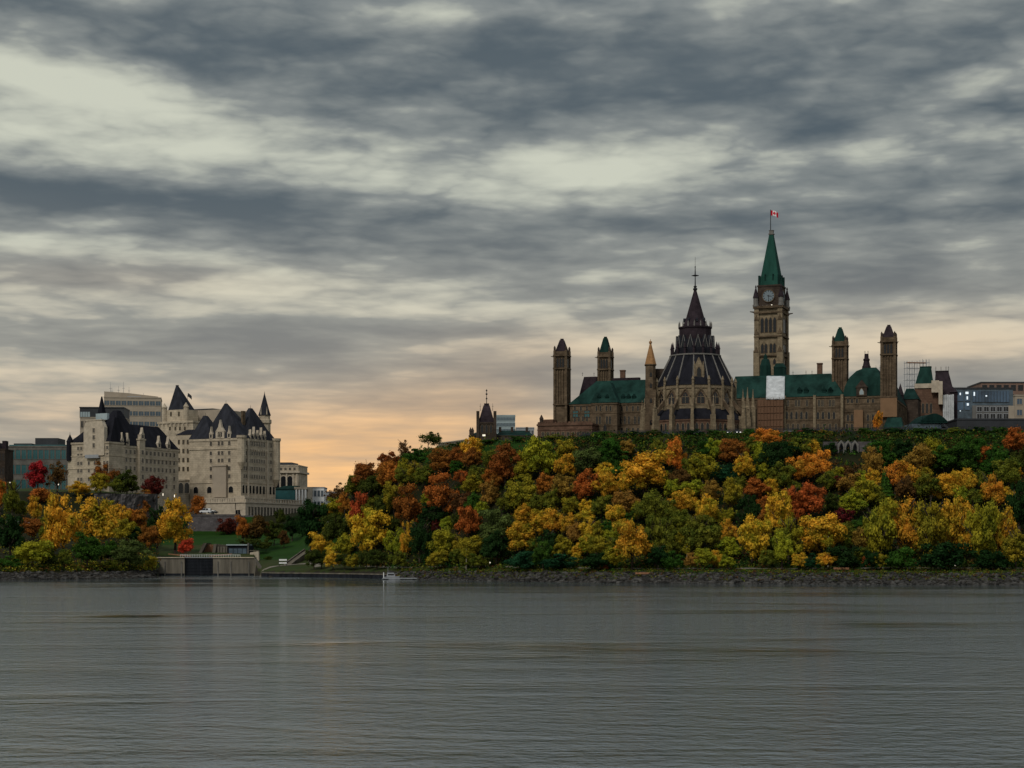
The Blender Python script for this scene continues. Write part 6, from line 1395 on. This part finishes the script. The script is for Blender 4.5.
scatter_leaves('clifftop_ivy', 26000, edge, .34, ['dark green', 'green', 'dark olive', 'dark olive', 'green'], 'dark green creeper and scrub along the top of the cliff', .62)
scatter_leaves('waterside_weeds', 22000, bank, .2, ['olive', 'green', 'dark olive', 'brown', 'green', 'olive'], 'low weeds and grass along the stony bank', .45)
def boulders():
    rr = random.Random(5); v = []; f = []
    bm = bmesh.new(); bmesh.ops.create_icosphere(bm, subdivisions=1, radius=1); bv = [x.co.copy() for x in bm.verts]; bf = [[q.index for q in x.verts] for x in bm.faces]; bm.free()
    for i in range(5200):
        px = rr.uniform(388, 1035) if i > 700 else rr.uniform(-5, 160); pr = profile(px); t = rr.random()**1.5
        Y = pr[1][0]-1.2+(pr[2][0]-pr[1][0]+.8)*t; g = ground(px, Y); s = rr.uniform(.22, .75)*(1 if rr.random() < .9 else 1.6); sx, sy, sz = s*rr.uniform(.7, 1.5), s*rr.uniform(.7, 1.3), s*rr.uniform(.45, .8); a = rr.random()*6.28; o = len(v); sd = rr.random()*50
        for p in bv:
            k = 1+.35*noise.noise(p*1.3+Vector((sd, 0, 0))); x, y = p.x*sx*k, p.y*sy*k; v.append((g.x+x*math.cos(a)-y*math.sin(a), g.y+x*math.sin(a)+y*math.cos(a), max(g.z, -.2)+p.z*sz*k))
        f += [[q+o for q in x] for x in bf]
    me = bpy.data.meshes.new('boulders'); me.from_pydata(v, [], f); me.materials.append(MATS['boulder']); o = bpy.data.objects.new('shore_boulders', me); COL.objects.link(o); o['kind'] = 'stuff'; o['label'] = 'grey boulders heaped along the river bank'
boulders()
# ------------------------------------------------------------------ sky: Nishita air almost covered by broken cloud
SUN_EL, SUN_AZ = math.radians(46), math.atan2(-.42, -.72)
def make_sky():
    w = bpy.data.worlds.new('World'); SC.world = w; w.use_nodes = True; nt = w.node_tree; bg = nt.nodes['Background']; N = nt.nodes.new; Lk = nt.links.new
    def M(op, a, b=0, c=0, clamp=False):
        k = N('ShaderNodeMath'); k.operation = op; k.use_clamp = clamp
        for i, x in enumerate((a, b, c)):
            if isinstance(x, (int, float)): k.inputs[i].default_value = x
            else: Lk(x, k.inputs[i])
        return k.outputs[0]
    def MR(x, a, b, c=0., d=1., smooth=True):
        k = N('ShaderNodeMapRange'); k.interpolation_type = 'SMOOTHSTEP' if smooth else 'LINEAR'; Lk(x, k.inputs[0])
        for i, q in enumerate((a, b, c, d)): k.inputs[i+1].default_value = q
        return k.outputs[0]
    def MIX(f, a, b):
        k = N('ShaderNodeMix'); k.data_type = 'RGBA'
        for i, x in ((0, f), (6, a), (7, b)):
            if isinstance(x, tuple): k.inputs[i].default_value = (*x, 1)
            elif isinstance(x, (int, float)): k.inputs[i].default_value = x
            else: Lk(x, k.inputs[i])
        return k.outputs[2]
    tc = N('ShaderNodeTexCoord'); sep = N('ShaderNodeSeparateXYZ'); Lk(tc.outputs['Generated'], sep.inputs[0]); x, y, z = sep.outputs
    az = M('ARCTAN2', x, y); za = M('MAXIMUM', z, 0.0)
    # broken cloud: banks that flatten towards the horizon
    lz = M('LOGARITHM', M('ADD', za, .08), 2.718282); cb = N('ShaderNodeCombineXYZ'); Lk(az, cb.inputs[0]); Lk(lz, cb.inputs[1]); Lk(M('MULTIPLY', M('COSINE', az), .5), cb.inputs[2])
    def noise_(sx, sy, det, rough, dist, off):
        mp = N('ShaderNodeMapping'); mp.inputs['Location'].default_value = off; mp.inputs['Scale'].default_value = (sx, sy, 1); mp.inputs['Rotation'].default_value = (0, 0, math.radians(-4)); Lk(cb.outputs[0], mp.inputs[0])
        n = N('ShaderNodeTexNoise'); n.inputs['Scale'].default_value = 1; n.inputs['Detail'].default_value = det; n.inputs['Roughness'].default_value = rough; n.inputs['Distortion'].default_value = dist; Lk(mp.outputs[0], n.inputs[0]); return n.outputs['Fac']
    n1 = noise_(4, 8.5, 3, .5, .2, (3.1, 7.7, 0)); n2 = noise_(11, 12, 7, .54, .25, (11, 2, 0)); n2b = noise_(11, 12, 5, .54, .25, (11.03, 2.2, 0)); n3 = noise_(34, 36, 5, .55, .2, (4, 9, 0))
    wv = N('ShaderNodeVectorMath'); wv.operation = 'MULTIPLY_ADD'; nc = N('ShaderNodeTexNoise'); nc.inputs['Scale'].default_value = 26; nc.inputs['Detail'].default_value = 3; Lk(cb.outputs[0], nc.inputs[0]); Lk(nc.outputs['Color'], wv.inputs[0]); wv.inputs[1].default_value = (.045, .035, 0); Lk(cb.outputs[0], wv.inputs[2])
    vm = N('ShaderNodeMapping'); vm.inputs['Scale'].default_value = (17, 19, 1); Lk(wv.outputs[0], vm.inputs[0]); vo = N('ShaderNodeTexVoronoi'); vo.feature = 'F1'; vo.voronoi_dimensions = '2D'; vo.inputs['Scale'].default_value = 1; vo.inputs['Detail'].default_value = 2; vo.inputs['Roughness'].default_value = .55; Lk(vm.outputs[0], vo.inputs[0])
    puff = M('SUBTRACT', .44, vo.outputs['Distance'])
    def blob(px, py, sx, sy, amp, rot=0):
        a0 = math.atan((px-CX)/F); e0 = math.sin(math.atan((HY-py)/F)); da = M('SUBTRACT', az, a0); dz = M('SUBTRACT', z, e0); r = math.radians(rot); kx, ky = F/sx, F/sy
        u = M('ADD', M('MULTIPLY', da, math.cos(r)*kx), M('MULTIPLY', dz, math.sin(r)*kx)); v = M('ADD', M('MULTIPLY', da, -math.sin(r)*ky), M('MULTIPLY', dz, math.cos(r)*ky))
        return M('MULTIPLY', M('EXPONENT', M('MULTIPLY', M('ADD', M('MULTIPLY', u, u), M('MULTIPLY', v, v)), -1)), amp)
    f = M('ADD', M('MULTIPLY', M('SUBTRACT', n1, .5), SKY_N1), M('MULTIPLY', M('SUBTRACT', n2, .5), SKY_N2)); f = M('ADD', f, .55); f = M('ADD', f, M('MULTIPLY', M('SUBTRACT', n2b, n2), 1.1)); f = M('ADD', f, M('MULTIPLY', M('SUBTRACT', n3, .5), .24)); f = M('ADD', f, M('MULTIPLY', puff, PUFF))  # offset noise difference paints lit and shaded edges into the cloud colour
    for b in BLOBS: f = M('ADD', f, blob(*b[:4], b[4]*1.0, b[5]))
    f = M('ADD', MR(f, -.12, 1.04), M('MULTIPLY', M('SUBTRACT', n1, .5), .25), 0, True)
    dark = MIX(MR(z, .03, .30), (.25, .243, .225), (.085, .109, .124)); dark = MIX(MR(z, .12, .22), dark, (.084, .109, .126))
    brt = MIX(MR(z, .045, .19), (.70, .56, .40), (.60, .615, .51))
    mid = MIX(MR(z, .04, .22), (.38, .36, .305), (.245, .265, .256)); mid = MIX(MR(z, .28, .42), mid, (.48, .53, .57))
    brt = MIX(MR(z, .28, .42), brt, (.66, .71, .74)); dark = MIX(MR(z, .28, .42), dark, (.34, .38, .42))
    col = MIX(MR(f, 0, .5, 0, 1, False), dark, mid); col = MIX(MR(f, .5, 1, 0, 1, False), col, brt)
    g = M('ADD', blob(365, 462, 175, 58, 1.05), blob(330, 500, 120, 40, .5), clamp=True)
    for b in GLOW: g = M('ADD', g, blob(*b), clamp=True)
    col = MIX(g, col, MIX(f, (.56, .385, .24), (1.05, .60, .25)))
    col = MIX(MR(z, -.02, .0, 1, 0), col, (.09, .095, .09))
    sky = N('ShaderNodeTexSky'); sky.sky_type = 'NISHITA'; sky.sun_disc = False; sky.sun_elevation = SUN_EL; sky.sun_rotation = SUN_AZ
    ten = N('ShaderNodeMix'); ten.data_type = 'RGBA'; ten.blend_type = 'MULTIPLY'; ten.inputs[0].default_value = 1; Lk(col, ten.inputs[6]); ten.inputs[7].default_value = (10, 10, 10, 1)
    ten.clamp_result = False
    Lk(MIX(.97, sky.outputs[0], ten.outputs[2]), bg.inputs[0]); bg.inputs[1].default_value = .1
PUFF = .32
SKY_N1, SKY_N2 = .7, 1.35
BLOBS = [ # column, row, half width, half height, brighter or darker, tilt
 (140, 130, 170, 42, .40, -10), (20, 95, 110, 26, .28, -8), (90, 135, 70, 14, -.25, -5), (250, 20, 420, 48, -.34, 0), (420, 85, 330, 32, -.30, -3), (160, 212, 260, 30, -.42, -3), (430, 140, 120, 30, -.18, 0), (590, 178, 150, 34, .42, 3), (690, 60, 260, 40, -.22, 0),
 (880, 205, 220, 30, -.30, 0), (980, 95, 70, 20, .28, 12), (800, 130, 160, 26, -.12, 0), (930, 150, 160, 14, .15, 5), (640, 250, 150, 22, .02, 0), (90, 258, 170, 16, .30, 0), (255, 282, 60, 20, .36, 0), (60, 305, 200, 12, .22, 0), (120, 350, 300, 18, -.30, 0), (340, 330, 200, 16, -.25, 0),
 (860, 285, 90, 18, -.32, 0), (930, 345, 130, 26, .30, 0), (585, 345, 90, 16, .32, 0), (420, 375, 220, 16, -.15, 0), (60, 400, 120, 18, .1, 0), (420, 10, 120, 10, .26, 0), (860, 30, 160, 14, .18, 0), (440, 240, 120, 30, .1, 0), (780, 330, 80, 20, .12, 0)]
GLOW = [(560, 350, 130, 24, .14), (940, 350, 130, 30, .16), (50, 425, 110, 28, .12), (480, 405, 90, 36, .28), (120, 285, 220, 18, .07)]
make_sky()
sd = bpy.data.lights.new('sun', 'SUN'); sd.energy = SUN_E = 1.5; sd.angle = math.radians(14); sd.color = (1, .95, .86)
so = bpy.data.objects.new('sun', sd); COL.objects.link(so)
d = Vector((math.sin(SUN_AZ)*math.cos(SUN_EL), math.cos(SUN_AZ)*math.cos(SUN_EL), math.sin(SUN_EL))); so.rotation_euler = d.to_track_quat('Z', 'Y').to_euler(); so.location = (0, -50, 200)
cam = bpy.data.cameras.new('camera'); co = bpy.data.objects.new('camera', cam); COL.objects.link(co); co.location = (0, 0, CH); co.rotation_euler = (math.radians(90), 0, 0)
cam.sensor_width = 36; cam.lens = 36*F/1024; cam.shift_y = (HY-384)/1024; cam.clip_end = 20000; cam.clip_start = .5; SC.camera = co
SC.view_settings.view_transform = 'Standard'; SC.view_settings.look = 'None'; SC.view_settings.exposure = 0; SC.view_settings.gamma = 1
SC.render.engine = 'CYCLES'; SC.cycles.use_denoising = True; SC.cycles.max_bounces = 4; SC.cycles.diffuse_bounces = 2; SC.cycles.transparent_max_bounces = 4
